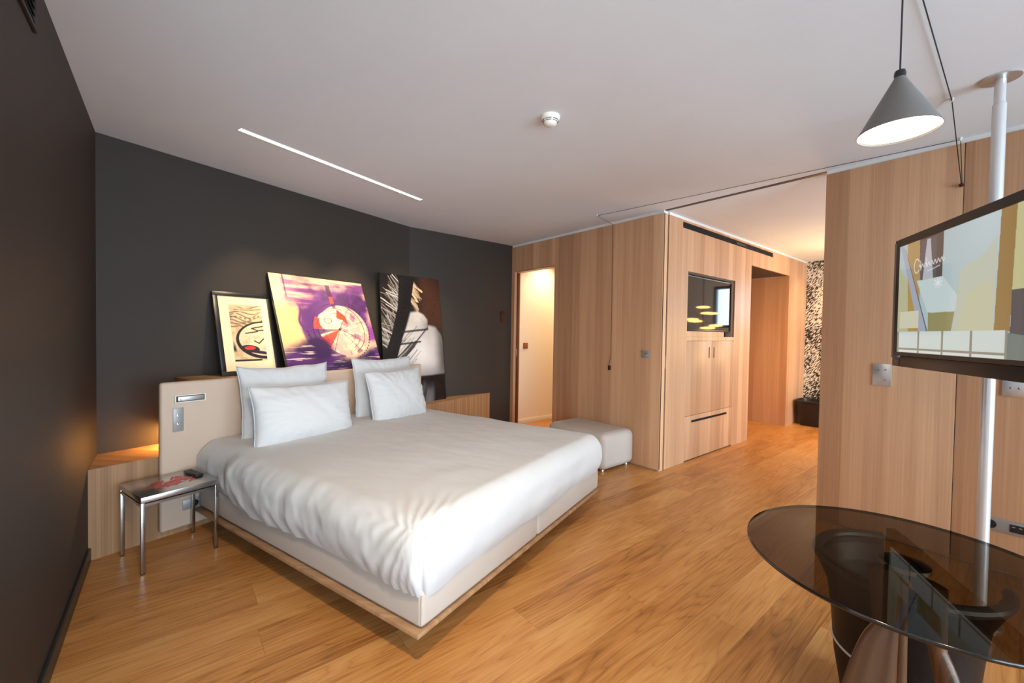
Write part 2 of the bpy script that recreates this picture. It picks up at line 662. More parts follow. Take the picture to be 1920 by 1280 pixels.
# wood panelled wall with doorway (core + veneer facing)
PT = 2.452   # panels stop below the ceiling, white shadow trim above
wr = MB().box(XW + 0.02, XW + 0.105, D1 + 0.01, YB, 0, H).box(XW + 0.02, XW + 0.105, YT + 0.02, D0, 0, H) \
    .box(XW + 0.02, XW + 0.105, D0, D1 + 0.01, DH, H).build('wall_right', M_WHITE)
struct(wr, 'oak veneered wall holding the lit doorway', 'wall')
MB().box(XW, XW + 0.02, YT, D0, 0.012, PT).build('wood_panel', M_VEN, wr, bevel=0.0015)
MB().box(XW, XW + 0.02, D0, YB - 0.002, DH, PT).build('wood_panel', M_VEN, wr)
MB().box(XW, XW + 0.02, D1, YB - 0.002, 0, DH).build('door_jamb', M_VEN, wr)
MB().box(XW + 0.02, XW + 0.105, D1 + 0.0, D1 + 0.0095, 0, DH).build('door_jamb', M_VEN, wr)
MB().box(XW + 0.02, XW + 0.105, D0 + 0.0005, D0 + 0.012, 0, DH).build('door_jamb', M_VEN, wr)
MB().box(XW + 0.02, XW + 0.105, D0 + 0.012, D1, DH - 0.012, DH - 0.0005).build('door_jamb', M_VEN, wr)
MB().box(XW + 0.005, XW + 0.02, YT, YT + 0.02, 0, PT).build('wood_edge', M_VEN, wr)

# pocket door peeping out of the left jamb
d1 = empty('door_1', (XW + 0.06, D1 - 0.012, 0))
struct(d1, 'reddish sliding door edge tucked into the left jamb of the lit doorway', 'door')
MB().box(-0.018, 0.018, -0.006, 0.0115, 0.008, DH - 0.02).build('door_leaf', pmat('red_brown_edge', lin(92, 46, 28), 0.4), d1, bevel=0.001)
MB().box(-0.024, -0.0181, -0.008, -0.001, 0.98, 1.08).build('latch', M_STEEL, d1, bevel=0.001)

# partition right of the opening
wp = MB().box(XW + 0.02, XW + 0.12, YWIN, OPN - 0.004, 0, H).build('wall_partition', M_WHITE)
struct(wp, 'oak veneered partition behind the television on a pole', 'wall')
for a, b in ((0.2445, OPN), (-0.6, 0.2405), (YWIN, -0.604)):
    MB().box(XW, XW + 0.02, a, b, 0.012, PT).build('wood_panel', M_VEN, wp, bevel=0.0015)
MB().box(XW + 0.02, XW + 0.125, OPN - 0.004, OPN, 0.0, PT).build('wood_edge', M_VEN, wp)
MB().box(XW + 0.12, XW + 0.125, YWIN, OPN - 0.004, 0.0, PT).build('wood_panel', M_VEN, wp)

# shadow-gap trims under the ceiling
for i, bx_ in enumerate(((XW + 0.006, XW + 0.02, YT + 0.006, YB), (XW + 0.006, XW + 0.02, YWIN, OPN), (3.70, XE, YT + 0.006, YT + 0.02))):
    t = MB().box(*bx_, PT, H - 0.0005).build('trim_%d' % (i + 1), M_WHITE)
    struct(t, ('white shadow trim above the oak wall beside the lit doorway', 'white shadow trim above the oak partition',
               'white shadow trim above the television wall')[i], 'trim')
# ceiling track of the sliding partition
tr = MB().box(XW + 0.012, XW + 0.05, OPN + 0.002, YT, H - 0.004, H - 0.0003).build('trim_4', M_BLACKTRIM)
struct(tr, 'dark sliding door track in the ceiling across the wide opening', 'track')

# television wall of the second room
XS = 3.690
wt = MB().box(XS, 4.066, YT + 0.022, YT + 0.12, 0, H).box(5.15, 5.589, YT + 0.022, YT + 0.12, 0, H) \
    .box(4.066, 5.15, YT + 0.022, YT + 0.12, 1.955, H).box(5.589, 6.961, YT + 0.022, YT + 0.12, 2.215, H) \
    .box(6.961, XE, YT + 0.022, YT + 0.12, 0, H).build('wall_television', M_WHITE)
struct(wt, 'oak veneered wall with a recessed screen and cupboards', 'wall')
fac = MB()
ZV0, ZV1 = 2.372, 2.432
for x0, x1, z0, z1 in ((XS, 4.062, 0.0, ZV0), (4.062, 5.154, 1.952, ZV0), (5.154, 5.61, 0.0, ZV0), (5.61, 6.94, 2.19, ZV0), (6.94, XE, 0.0, ZV0),
                       (XS, 3.94, ZV0, PT), (6.30, XE, ZV0, PT), (3.94, 6.30, ZV1, PT)):
    fac.box(x0, x1, YT, YT + 0.02, z0, z1)
fac.build('wood_panel', M_VEN, wt)
# jamb strip left of the pocket slot, and the slot itself
MB().box(XW + 0.0205, 3.662, YT, YT + 0.0198, 0, PT).build('wood_edge', M_VEN, wt)
MB().box(3.662, XS, YT + 0.015, YT + 0.03, 0, PT).build('pocket_slot', M_BLACKM, wt)
# passage behind the opening in the television wall
MB().box(6.9405, 6.96, YT + 0.02, 3.4, 0, 2.19).build('passage_side', M_VEN, wt)
MB().box(5.59, 5.6095, YT + 0.02, 3.4, 0, 2.19).build('passage_side', M_VEN, wt)
MB().box(5.59, 6.96, 3.4, 3.42, 0, 2.19).build('passage_end', M_VEN, wt)
MB().box(5.59, 6.96, YT + 0.02, 3.42, 2.191, 2.21).build('passage_soffit', M_BLACKTRIM, wt)

# end wall of the second room: patterned paper, a window nearer the outside
we = MB().box(XE, XE + 0.1, 1.56, YT + 0.02, 0, H).build('wall_end', M_WALLP)
struct(we, 'black and white dashed wallpaper at the far end of the second room', 'wall')
we2 = MB().box(XE, XE + 0.1, YWIN, 0.78, 0, H).box(XE, XE + 0.1, 0.78, 1.56, 0, 1.45).box(XE, XE + 0.1, 0.78, 1.56, 2.2, H).build('wall_end_window', M_WHITE)
struct(we2, 'white wall around the far window of the second room', 'wall')


def window(i, axis, a0, a1, z0, z1, p, npan, label):
    g = empty('window_%d' % i, ((a0 + a1) / 2, p, z0) if axis == 'x' else (p, (a0 + a1) / 2, z0))
    struct(g, label, 'window')
    hw = (a1 - a0) / 2
    hh = z1 - z0
    f = MB()

    def bx(m, s0, s1, t0, t1, zz0, zz1):
        if axis == 'x':
            m.box(s0, s1, t0, t1, zz0, zz1)
        else:
            m.box(t0, t1, s0, s1, zz0, zz1)
    fw_ = 0.05
    bx(f, -hw, hw, -0.03, 0.03, 0, fw_)
    bx(f, -hw, hw, -0.03, 0.03, hh - fw_, hh)
    for k in range(npan + 1):
        c = -hw + fw_ / 2 + k * (2 * hw - fw_) / npan
        bx(f, c - fw_ / 2, c + fw_ / 2, -0.03, 0.03, fw_, hh - fw_)
    f.build('window_frame', M_WFRAME, g)
    for k in range(npan):
        c0 = -hw + fw_ + k * (2 * hw - fw_) / npan
        c1 = -hw + (k + 1) * (2 * hw - fw_) / npan
        q = MB()
        bx(q, c0, c1, -0.002, 0.002, fw_, hh - fw_)
        # a pane is one sheet: keep a single face
        if axis == 'x':
            q = MB().add([(c0, 0, fw_), (c1, 0, fw_), (c1, 0, hh - fw_), (c0, 0, hh - fw_)], [(0, 1, 2, 3)])
        else:
            q = MB().add([(0, c0, fw_), (0, c1, fw_), (0, c1, hh - fw_), (0, c0, hh - fw_)], [(0, 1, 2, 3)])
        q.build('pane', M_PANE, g)
    return g


window(3, 'y', 0.78, 1.56, 1.45, 2.2, XE + 0.05, 2, 'far window of the second room seen in the dark screen')
# unseen window wall behind the camera, invented to bring daylight in
ww = MB()
WX = ((-2.25, 0.35), (0.60, 3.45), (4.3, 7.1))
xs = [XFAR - 0.1] + [q for pr in WX for q in pr] + [XE + 0.1]
for a, b in zip(xs[0::2], xs[1::2]):
    ww.box(a, b, YWIN - 0.1, YWIN, 0, H)
for a, b in WX:
    ww.box(a, b, YWIN - 0.1, YWIN, 0, 0.06).box(a, b, YWIN - 0.1, YWIN, 2.40, H)
ww = ww.build('wall_window', M_WHITE)
struct(ww, 'invented window wall opposite the bed, unseen behind the camera', 'wall')
window(1, 'x', 0.60, 3.45, 0.06, 2.40, YWIN - 0.05, 3, 'wide dark framed window of the bedroom')
window(4, 'x', -2.25, 0.35, 0.06, 2.40, YWIN - 0.05, 3, 'added dark framed window of the unseen bay behind the camera')  # out of view, added to light the left side of the bed
window(2, 'x', 4.3, 7.1, 0.06, 2.40, YWIN - 0.05, 3, 'wide dark framed window of the second room')

# corridor behind the doorway
wc = MB().box(XW + 0.105, 5.55, 4.508, 4.60, 0, H).build('wall_corridor', M_CORR)
struct(wc, 'cream corridor wall seen through the lit doorway', 'wall')
MB().box(XW + 0.105, 5.55, 4.496, 4.508, 0, 0.07).build('baseboard', M_CORR, wc, bevel=0.002)
MB().box(5.55, 5.58, 3.44, 4.60, 0, H).build('corridor_end', M_CORR, wc)
MB().box(XW + 0.105, 5.55, 3.43, 3.45, 0, H).build('corridor_side', M_CORR, wc)
MB().box(XW + 0.021, XW + 0.105, YB + 0.081, 4.508, 0, H).build('corridor_return', M_CORR, wc)
ws = empty('light_switch', (3.932, 4.508, 1.116))
tag(ws, 'copper toned light switch on the cream corridor wall', 'switch')
MB().box(-0.042, 0.042, -0.009, -0.0005, -0.042, 0.042).build('plate', M_COPPER, ws, bevel=0.002)
MB().box(-0.018, 0.018, -0.013, -0.009, -0.018, 0.018).build('rocker', M_COPPER, ws, bevel=0.002)


def lamp_spot(name, loc, target, power, col, size, blend=0.6, radius=0.03, parent=None):
    l = bpy.data.lights.new(name, 'SPOT')
    l.energy = power
    l.color = col
    l.spot_size = R(size)
    l.spot_blend = blend
    l.shadow_soft_size = radius
    o = bpy.data.objects.new(name, l)
    COL.objects.link(o)
    o.location = loc
    d = Vector(target) - Vector(loc)
    o.rotation_euler = d.to_track_quat('-Z', 'Y').to_euler()
    return o


WARM = (1.0, 0.62, 0.28)
WARM2 = (1.0, 0.74, 0.45)
dl = empty('downlight', (4.25, 4.22, H))
tag(dl, 'round recessed downlight in the corridor ceiling behind the doorway', 'lamp')
MB().lathe([(0.05, -0.001), (0.05, -0.006), (0.036, -0.008), (0.036, -0.001)], 28).build('bezel', M_PWHITE, dl, smooth='auto')
MB().lathe([(0.035, -0.002), (0.001, -0.003)], 24, cap=False).build('lens', M_SPOT, dl)
lamp_spot('downlight_beam', (4.25, 4.22, H - 0.02), (4.25, 4.36, 0), 56, WARM2, 125, 0.9, 0.04)
lamp_spot('downlight_beam', (4.95, 4.1, H - 0.02), (4.95, 4.1, 0), 55, WARM, 140, 0.9, 0.04)

# ------------------------------------------------------------------ built-in ledge, shelf behind the headboard
LZ = 0.507
fL = (XL, 3.232)
fR = (3.25, YB)
ledge = MB().prism([(fL[0] + 0.001, fL[1]), (fR[0], fR[1] - 0.001), (C1[0], C1[1] - 0.0015), (C0[0] + 0.001, C0[1] - 0.0015)], 0.0, LZ) \
    .build('ledge', M_VEN2)
tag(ledge, 'low oak ledge running along the charcoal wall behind the headboard', 'ledge')
shelf = empty('shelf', B(1.98, 3.36, LZ + 0.0), BED_A)
tag(shelf, 'raised oak shelf on the ledge behind the headboard carrying two pictures', 'shelf')
MB().box(-0.83, 0.83, -0.165, 0.165, 0.001, 0.425).build('body', M_VEN2, shelf)
MB().box(-0.83, 0.83, -0.168, 0.172, 0.425, 0.447).build('top_board', M_VEN2, shelf, bevel=0.002)

# warm LED tape on the shelf's left side, behind the headboard
led = empty('led_strip', B(1.149, 3.43, LZ + 0.10), BED_A)
tag(led, 'amber strip light hidden behind the left end of the headboard', 'lamp')
MB().box(-0.010, -0.0005, -0.075, 0.075, -0.010, 0.010).build('profile', M_ALU, led)
MB().box(-0.0115, -0.010, -0.073, 0.073, -0.008, 0.008).build('diffuser', M_LED, led)
la = bpy.data.lights.new('led_glow', 'AREA')
la.shape = 'RECTANGLE'
la.size, la.size_y = 0.14, 0.02
la.energy = 4.2
la.color = (1.0, 0.47, 0.12)
lo = bpy.data.objects.new('led_glow', la)
COL.objects.link(lo)
lo.location = B(1.130, 3.43, LZ + 0.10)
lo.rotation_euler = (Vector(B(-0.62, 0.10, 0)) + Vector((0, 0, -0.95))).to_track_quat('-Z', 'Y').to_euler()

# ------------------------------------------------------------------ bed
BC = 2.042
bed = empty('bed', B(BC, 2.13, 0), BED_A)
tag(bed, 'low double bed with greige leather base and taupe headboard', 'bed')
fv0, fv1 = 1.135 - 2.13, 3.135 - 2.13


def pad(x0, x1, y0, y1, z0, z1, r=0.018):
    m = MB()
    n = 14
    m.box(x0, x1, y0, y1, z0, z1)
    return m


MB().box(-0.62, 0.62, fv0 + 0.35, fv1 - 0.01, 0, 0.130).build('plinth', M_BLACKM, bed)
MB().box(-0.924, 0.906, fv0 - 0.003, fv1 - 0.004, 0.131, 0.149).build('platform_board', M_VEN2, bed, bevel=0.002)
for s in (-1, 1):
    x0, x1 = (-0.904, -0.003) if s < 0 else (0.003, 0.904)
    c = MB().box(x0, x1, fv0, fv1 - 0.006, 0.155, 0.302).build('base_cushion', M_LEATHER, bed, bevel=0.02, seg=4)
    xe = x0 if s < 0 else x1
    MB().tube([(xe - s * 0.004, fv0 + 0.0035, 0.17), (xe - s * 0.004, fv0 + 0.0035, 0.285)], 0.0022, 6).build('corner_seam', M_LEATHER, c)
    MB().box(x0 + 0.05, x1 - 0.05, fv0 + 0.05, fv1 - 0.05, 0.149, 0.155).build('spacer', M_BLACKM, bed)
MB().box(-0.87, 0.87, fv0 + 0.03, fv1 - 0.01, 0.302, 0.50).build('mattress', M_LINEN, bed, bevel=0.03, seg=3)
hb0, hb1 = 0.946 - BC, 3.113 - BC
MB().box(hb0, hb1, fv1 + 0.003, fv1 + 0.046, 0.045, 0.962).build('headboard', M_HEADB, bed, bevel=0.016, seg=4)

# ------------------------------------------------------------------ duvet
def fbm(x, y, z=0.0, o=3):
    return noise.fractal(Vector((x, y, z)), 1.0, 2.0, o)


def make_duvet():
    u0, u1 = 1.103, 2.980
    v0, v1 = 1.108, 3.128
    zb, zt = 0.275, 0.560
    r = 0.105
    st = 0.0135
    nu = int((u1 - u0) / st)
    nv = int((v1 - v0) / st)
    nz = int((zt - zb) / st)
    verts, faces, ids = [], [], {}

    def vid(i, j, k):
        key = (i, j, k)
        if key not in ids:
            ids[key] = len(verts)
            verts.append((u0 + (u1 - u0) * i / nu, v0 + (v1 - v0) * j / nv, zb + (zt - zb) * k / nz))
        return ids[key]
    for i in range(nu):
        for j in range(nv):
            faces.append((vid(i, j, nz), vid(i + 1, j, nz), vid(i + 1, j + 1, nz), vid(i, j + 1, nz)))
    for k in range(nz):
        for j in range(nv):
            faces.append((vid(0, j, k), vid(0, j, k + 1), vid(0, j + 1, k + 1), vid(0, j + 1, k)))
            faces.append((vid(nu, j, k), vid(nu, j + 1, k), vid(nu, j + 1, k + 1), vid(nu, j, k + 1)))
        for i in range(nu):
            faces.append((vid(i, 0, k), vid(i + 1, 0, k), vid(i + 1, 0, k + 1), vid(i, 0, k + 1)))
    out = []
    lo_, hi_ = (u0 + r, v0 + r * 0.75, -9), (u1 - r, 9, zt - r)
    for (u, v, z) in verts:
        q = Vector((min(max(u, lo_[0]), hi_[0]), min(max(v, lo_[1]), hi_[1]), min(max(z, lo_[2]), hi_[2])))
        d = Vector((u, v, z)) - q
        if d.length > 1e-9:
            nrm = d.normalized()
            ry = r if d.y > -1e-6 else r * (1 - 0.25 * abs(nrm.y))
            p = q + nrm * ry
        else:
            nrm = Vector((0, 0, 1))
            p = q
        side = max(0.0, min(1.0, abs(nrm.x)))
        foot = max(0.0, -nrm.y)
        topw = max(0.0, nrm.z)
        drop = (zt - p.z) / (zt - zb)
        du_l = u - u0
        dv = v - v0
        disp = 0.0
        # plump crown
        cu = (u - (u0 + u1) / 2) / ((u1 - u0) / 2)
        disp += topw * 0.016 * (1 - cu * cu) * (0.35 + 0.65 * min(1.0, max(0, dv) / 0.6))
        disp += topw * 0.007 * fbm(u * 2.2 + 4, v * 1.7, 0)
        disp += topw * 0.003 * fbm(u * 7 + v * 3, v * 3.1 - u * 4, 2)
        # side folds: slanting drapes with sharp crests
        if side > 0.02:
            sl = v * 6.5 + drop * 0.9 + 0.5 * fbm(v * 2.0, drop * 1.2, 5)
            crest = abs(noise.noise(Vector((sl, drop * 0.7, 3.3))))
            amp = 0.012 * (0.25 + 0.75 * min(1, drop * 1.6))
            disp += side * amp * (1 - min(1.0, crest * 3.2)) * (0.5 + fbm(v * 1.1, 9, 0))
            disp += side * 0.0045 * fbm(v * 16, drop * 1.5, 1) + side * 0.004 * fbm(v * 3, drop, 6)
            disp += side * 0.012 * math.sin(min(1, drop) * math.pi) * 0.8
        # gathered corner towards the foot
        near = math.exp(-(dv / 0.26) ** 2) * max(0.0, min(1.0, 1.25 - du_l / 0.33))
        if near > 0.01 and (side > 0.02 or topw > 0.02) and foot < 0.6:
            ang = math.atan2(dv + 0.05, 0.10 + (zt - p.z) * 0.55 + du_l * 0.9)
            disp += near * 0.0058 * math.sin(ang * 46 + 2.0 * fbm(u * 5, v * 5, z * 5)) * (0.4 + 0.6 * (1 - foot))
        # fold line down the corner
        if foot > 0.02 and side > 0.02:
            a = math.atan2(foot, side)
            disp -= 0.016 * math.exp(-((a - 0.62) / 0.09) ** 2) * min(1, drop * 3)
            disp += 0.012 * math.exp(-((a - 0.42) / 0.16) ** 2) * min(1, drop * 2.0)
        if foot > 0.02:
            disp += foot * 0.010 * fbm(u * 2.6, drop * 1.4, 7)
            disp += foot * 0.012 * math.sin(min(1, drop) * math.pi)
            gat = math.exp(-((u - u0 - 0.10) / 0.10) ** 2)
            disp += foot * gat * 0.0025 * math.sin(math.atan2(u - u0 - 0.02, drop + 0.15) * 26)
        p = p + nrm * disp
        # wavy hem, tucked slightly inwards
        if drop > 0.55 and (side > 0.3 or foot > 0.3):
            hemw = (drop - 0.55) / 0.45
            key = v * 2.3 if side > foot else u * 2.1 + 11
            p.z += hemw * (0.022 * fbm(key, 1.7, 0) + 0.010)
            p.x += -math.copysign(1, cu) * side * hemw * hemw * 0.028
            p.y += foot * hemw * hemw * 0.026
        # the side table stands against the bed near the head
        if cu < 0 and p.x < 1.3:
            k_ = max(0.0, min(1.0, (v - 2.62) / 0.14))
            p.x += 0.034 * k_ * k_ * (3 - 2 * k_) * max(0.0, min(1.0, (1.3 - p.x) / 0.15))
        out.append(p)
    me_ = bpy.data.meshes.new('duvet')
    base = B(BC, 2.13, 0.3)
    me_.from_pydata([(q.x - BC, q.y - 2.13, q.z - 0.3) for q in out], [], faces)
    me_.update()
    me_.polygons.foreach_set('use_smooth', [True] * len(me_.polygons))
    me_.materials.append(M_LINEN)
    o = bpy.data.objects.new('duvet', me_)
    o.location = base
    o.rotation_euler = (0, 0, BED_A)
    COL.objects.link(o)
    return o


duvet = make_duvet()
tag(duvet, 'plain white duvet tucked over the double bed', 'duvet')


def pillow(name, label, uc, v, zb, wid, hei, thick, tilt, yaw=0.0, roll=0.0, seed=0, pinch=0.06):
    """upright pillow: local x width, z height, y thickness; bottom centre at (uc, v, zb)"""
    n = 46
    g = empty(name, B(uc, v, zb), BED_A + yaw)
    tag(g, label, 'pillow', 'white pillows on the bed')
    xs_ = np.linspace(-1, 1, n)
    shells = []
    for sgn in (-1, 1):
        P = np.zeros((n, n, 3))
        for j, yy in enumerate(xs_):
            for i, xx in enumerate(xs_):
                # soften corners, pull the middle of each side inwards
                kx = 1 - 0.055 * (1 - yy ** 2) ** 1.0
                ky = 1 - (pinch if yy > 0 else 0.02) * (1 - xx ** 2) ** 1.0
                bx = xx * kx * wid / 2
                bz = yy * ky * hei / 2
                prof = ((1 - abs(xx) ** 2.6) * (1 - abs(yy) ** 2.6))
                t_ = thick * max(0.0, prof) ** 0.52
                t_ *= 1 + 0.20 * (-yy) * (1 if True else 0)
                edge = max(abs(xx), abs(yy))
                wr_ = fbm(xx * 3.4 + seed, yy * 3.4, sgn * 3 + seed) * 0.006 * (0.35 + edge)
                rad = math.sin(math.atan2(yy, xx) * 26 + seed) * 0.0035 * max(0.0, edge - 0.45) * 2
                crease = -0.003 * math.exp(-((xx * 0.8 + yy * 0.5 - 0.15 + 0.1 * math.sin(seed)) / 0.10) ** 2) * (1 - edge) * 2
                y_ = sgn * (t_ + (wr_ + rad + crease) * min(1, prof * 6))
                bz_off = 0.012 * fbm(xx * 2 + seed * 3, 5, 1) * max(0, abs(yy) - 0.3)
                P[j, i] = (bx + 0.004 * fbm(yy * 4, seed, 2), y_, bz + hei / 2 + bz_off)
        shells.append(P)
    verts, faces = [], []
    ids = {}
    for s, P in enumerate(shells):
        for j in range(n):
            for i in range(n):
                e = i in (0, n - 1) or j in (0, n - 1)
                key = (0 if e else s, j, i)
                if key not in ids:
                    ids[key] = len(verts)
                    q = P[j, i].copy()
                    if e:
                        q[1] = 0
                    verts.append(tuple(q))
                ids[(s, j, i)] = ids[key]
        for j in range(n - 1):
            for i in range(n - 1):
                f = (ids[(s, j, i)], ids[(s, j, i + 1)], ids[(s, j + 1, i + 1)], ids[(s, j + 1, i)])
                faces.append(f if s == 0 else f[::-1])
    m = MB()
    m.v, m.f = verts, faces
    body = m.build('case', M_LINEN, g, smooth=True)
    rot = Matrix.Rotation(-tilt, 4, 'X') @ Matrix.Rotation(roll, 4, 'Y')
    body.matrix_local = rot
    # stitched hem cord around the rim
    loop = [shells[0][0, i] for i in range(0, n, 3)] + [shells[0][j, n - 1] for j in range(0, n, 3)] + \
           [shells[0][n - 1, i] for i in range(n - 1, -1, -3)] + [shells[0][j, 0] for j in range(n - 1, -1, -3)]
    pts = []
    for q in loop:
        w_ = Vector((q[0], 0, q[2]))
        if not pts or (w_ - pts[-1]).length > 0.01:
            pts.append(w_)
    if (pts[0] - pts[-1]).length < 0.01:
        pts.pop()
    h_ = MB().tube(pts, 0.003, 6, closed=True).build('hem', M_LINEN, body, smooth=True)
    return g


pillow('pillow', 'white pillow propped upright against the headboard, back left', 1.655, 2.985, 0.535, 0.655, 0.515, 0.070, R(8), seed=1.3, pinch=0.105)
pillow('pillow', 'wide white pillow in front on the left side of the bed', 1.645, 2.735, 0.528, 0.715, 0.405, 0.105, R(14), seed=4.1, roll=R(1.6))
pillow('pillow', 'white pillow propped upright against the headboard, back right', 2.535, 2.985, 0.535, 0.655, 0.53, 0.070, R(8), seed=7.7, roll=R(0.5), pinch=0.105)
pillow('pillow', 'white pillow in front on the right side, nearest the doorway', 2.495, 2.745, 0.520, 0.60, 0.46, 0.100, R(14), seed=2.6, roll=R(-1.2))

# ------------------------------------------------------------------ headboard fittings
HV = 3.137
rl = empty('reading_light', B(1.09, HV, 0.855), BED_A)
tag(rl, 'slim folding reading light recessed near the headboard top left', 'lamp')
x0, x1 = -0.075, 0.09
fr = MB()
fr.box(x0, x1, -0.008, 0.0, 0.018, 0.024).box(x0, x1, -0.008, 0.0, -0.024, -0.018).box(x0, x0 + 0.007, -0.008, 0, -0.018, 0.018).box(x1 - 0.007, x1, -0.008, 0, -0.018, 0.018)
fr.build('frame', M_PWHITE, rl, bevel=0.001)
MB().box(x0 + 0.007, x1 - 0.007, -0.003, 0, -0.018, 0.018).build('recess', M_BLACKTRIM, rl)
MB().box(x0 + 0.016, x1 - 0.012, -0.010, -0.003, -0.014, 0.014).build('lamp_arm', M_ALU, rl, bevel=0.002)
MB().tube([(x0 + 0.028, -0.010, -0.004), (x0 + 0.028, -0.013, -0.004)], 0.004, 12).build('pivot', M_STEELD, rl)
hs = empty('headboard_switch', B(1.034, HV, 0.728), BED_A)
tag(hs, 'grey metal plate with two toggle switches on the headboard', 'switch')
MB().box(-0.027, 0.027, -0.007, 0, -0.073, 0.073).build('plate', M_PLATE, hs, bevel=0.0015)
for z in (-0.025, 0.027):
    k = MB().lathe([(0.008, 0), (0.008, 0.003), (0.0045, 0.004), (0.003, 0.016), (0.001, 0.017)], 14)
    o = k.build('toggle', M_STEEL, hs, smooth='auto')
    o.rotation_euler = (R(78), 0, 0)
    o.location = (0, -0.007, z)
ho = empty('headboard_socket', B(1.118, HV, 0.182), BED_A)
tag(ho, 'metal socket plate low on the headboard behind the side table', 'socket')
MB().box(-0.062, 0.062, -0.006, 0, -0.032, 0.032).build('plate', M_PLATE, ho, bevel=0.0015)
o = MB().lathe([(0.0, 0.0005), (0.021, 0.0005), (0.021, 0.0045)], 24, cap=False).build('socket_well', M_BLACK, ho)
o.rotation_euler = (R(90), 0, 0)
o.location = (0.0, -0.0062, 0.0)

# ------------------------------------------------------------------ side table with print, remote control
st = empty('side_table', B(0.935, 2.952, 0), BED_A)
tag(st, 'small square brushed steel side table beside the bed', 'table')
hw_, hd_ = 0.178, 0.172
TZ = 0.408
MB().box(-hw_, hw_, -hd_, hd_, TZ - 0.030, TZ).build('table_top', M_STEEL, st, bevel=0.002)
rail = MB()
for (a, b, c, d) in ((-hw_ + 0.018, hw_ - 0.018, -hd_, -hd_ + 0.014), (-hw_ + 0.018, hw_ - 0.018, hd_ - 0.014, hd_), (-hw_, -hw_ + 0.014, -hd_ + 0.018, hd_ - 0.018), (hw_ - 0.014, hw_, -hd_ + 0.018, hd_ - 0.018)):
    rail.box(a, b, c, d, TZ - 0.050, TZ - 0.036)
rail.build('rail', M_STEELD, st)
MB().box(-hw_ + 0.02, hw_ - 0.02, -hd_ + 0.02, hd_ - 0.02, TZ - 0.04, TZ - 0.03).build('underside', M_BLACKTRIM, st)
for sx_ in (-1, 1):
    for sy_ in (-1, 1):
        cx, cy = sx_ * (hw_ - 0.009), sy_ * (hd_ - 0.009)
        lg = MB().box(cx - 0.009, cx + 0.009, cy - 0.009, cy + 0.009, 0.006, TZ - 0.0305).build('leg', M_STEELD, st, bevel=0.001)
        MB().box(cx - 0.008, cx + 0.008, cy - 0.008, cy + 0.008, 0, 0.006).build('foot', M_BLACK, lg)
# red brush print lying on the top
stk = MB()
rr = random.Random(5)
for i in range(40):
    cx = rr.gauss(-0.005, 0.055)
    cy = rr.gauss(0.0, 0.034)
    cx = max(-0.1, min(0.1, cx))
    cy = max(-0.06, min(0.06, cy))
    a = rr.uniform(0.2, 1.1)
    ln = rr.uniform(0.018, 0.05)
    wd = rr.uniform(0.003, 0.013)
    pts = []
    for t in np.linspace(-1, 1, 9):
        bend = 0.35 * t * t
        pts.append((cx + math.cos(a + bend) * ln * t, cy + math.sin(a + bend) * ln * t, wd * (1 - t * t) + 0.0008))
    vs_, fs = [], []
    for k, (px, py, ww_) in enumerate(pts):
        nx, ny = -math.sin(a), math.cos(a)
        zz = TZ + 0.0006 + i * 0.00002
        vs_ += [(px + nx * ww_, py + ny * ww_, zz), (px - nx * ww_, py - ny * ww_, zz)]
        if k:
            fs.append((2 * k - 2, 2 * k - 1, 2 * k + 1, 2 * k))
    stk.add(vs_, fs)
stk.build('red_print', pmat('red_ink', lin(208, 88, 92), 0.45, var=0.25, vscale=40), st)
st.children[-1]['label'] = 'red brush stroke print on the steel top'
rc = empty('remote_control', B(1.060, 2.985, TZ + 0.0005), BED_A + R(-86))
tag(rc, 'black remote control on the steel side table', 'remote')
MB().box(-0.078, 0.078, -0.021, 0.021, 0.0, 0.017).build('case', M_BLACK, rc, bevel=0.006, seg=3)
for i in range(6):
    for j in range(3):
        MB().box(-0.06 + i * 0.017, -0.06 + i * 0.017 + 0.009, -0.013 + j * 0.0105, -0.013 + j * 0.0105 + 0.006, 0.017, 0.0183) \
            .build('button', M_BLACKTRIM, rc)

# ------------------------------------------------------------------ art prints (colour per point of a fine mesh)
def vnoise(x, y, seed=0):
    xi = np.floor(x).astype(int)
    yi = np.floor(y).astype(int)
    xf = x - xi
    yf = y - yi

    def h_(a, b):
        q = np.sin(a * 127.1 + b * 311.7 + seed * 74.7) * 43758.5453
        return q - np.floor(q)
    sx_ = xf * xf * (3 - 2 * xf)
    sy_ = yf * yf * (3 - 2 * yf)
    return (h_(xi, yi) * (1 - sx_) + h_(xi + 1, yi) * sx_) * (1 - sy_) + (h_(xi, yi + 1) * (1 - sx_) + h_(xi + 1, yi + 1) * sx_) * sy_


def nfbm(x, y, seed=0, o=4):
    s, a, t = 0, 0.5, 0
    for i in range(o):
        s = s + a * vnoise(x * 2 ** i, y * 2 ** i, seed + i)
        t += a
        a *= 0.5
    return s / t


def sm(a, b, x):
    t = np.clip((x - a) / (b - a), 0, 1)
    return t * t * (3 - 2 * t)


def over(c, col, m):
    return c * (1 - m[..., None]) + np.array(lin(*col)) * m[..., None]


def seg(x, y, x0, y0, x1, y1, w_, ax=1.0):
    dx, dy = (x1 - x0) * ax, y1 - y0
    t = np.clip((((x - x0) * ax) * dx + (y - y0) * dy) / (dx * dx + dy * dy + 1e-9), 0, 1)
    d = np.hypot((x - x0) * ax - t * dx, y - y0 - t * dy)
    return 1 - sm(w_ * 0.6, w_, d)


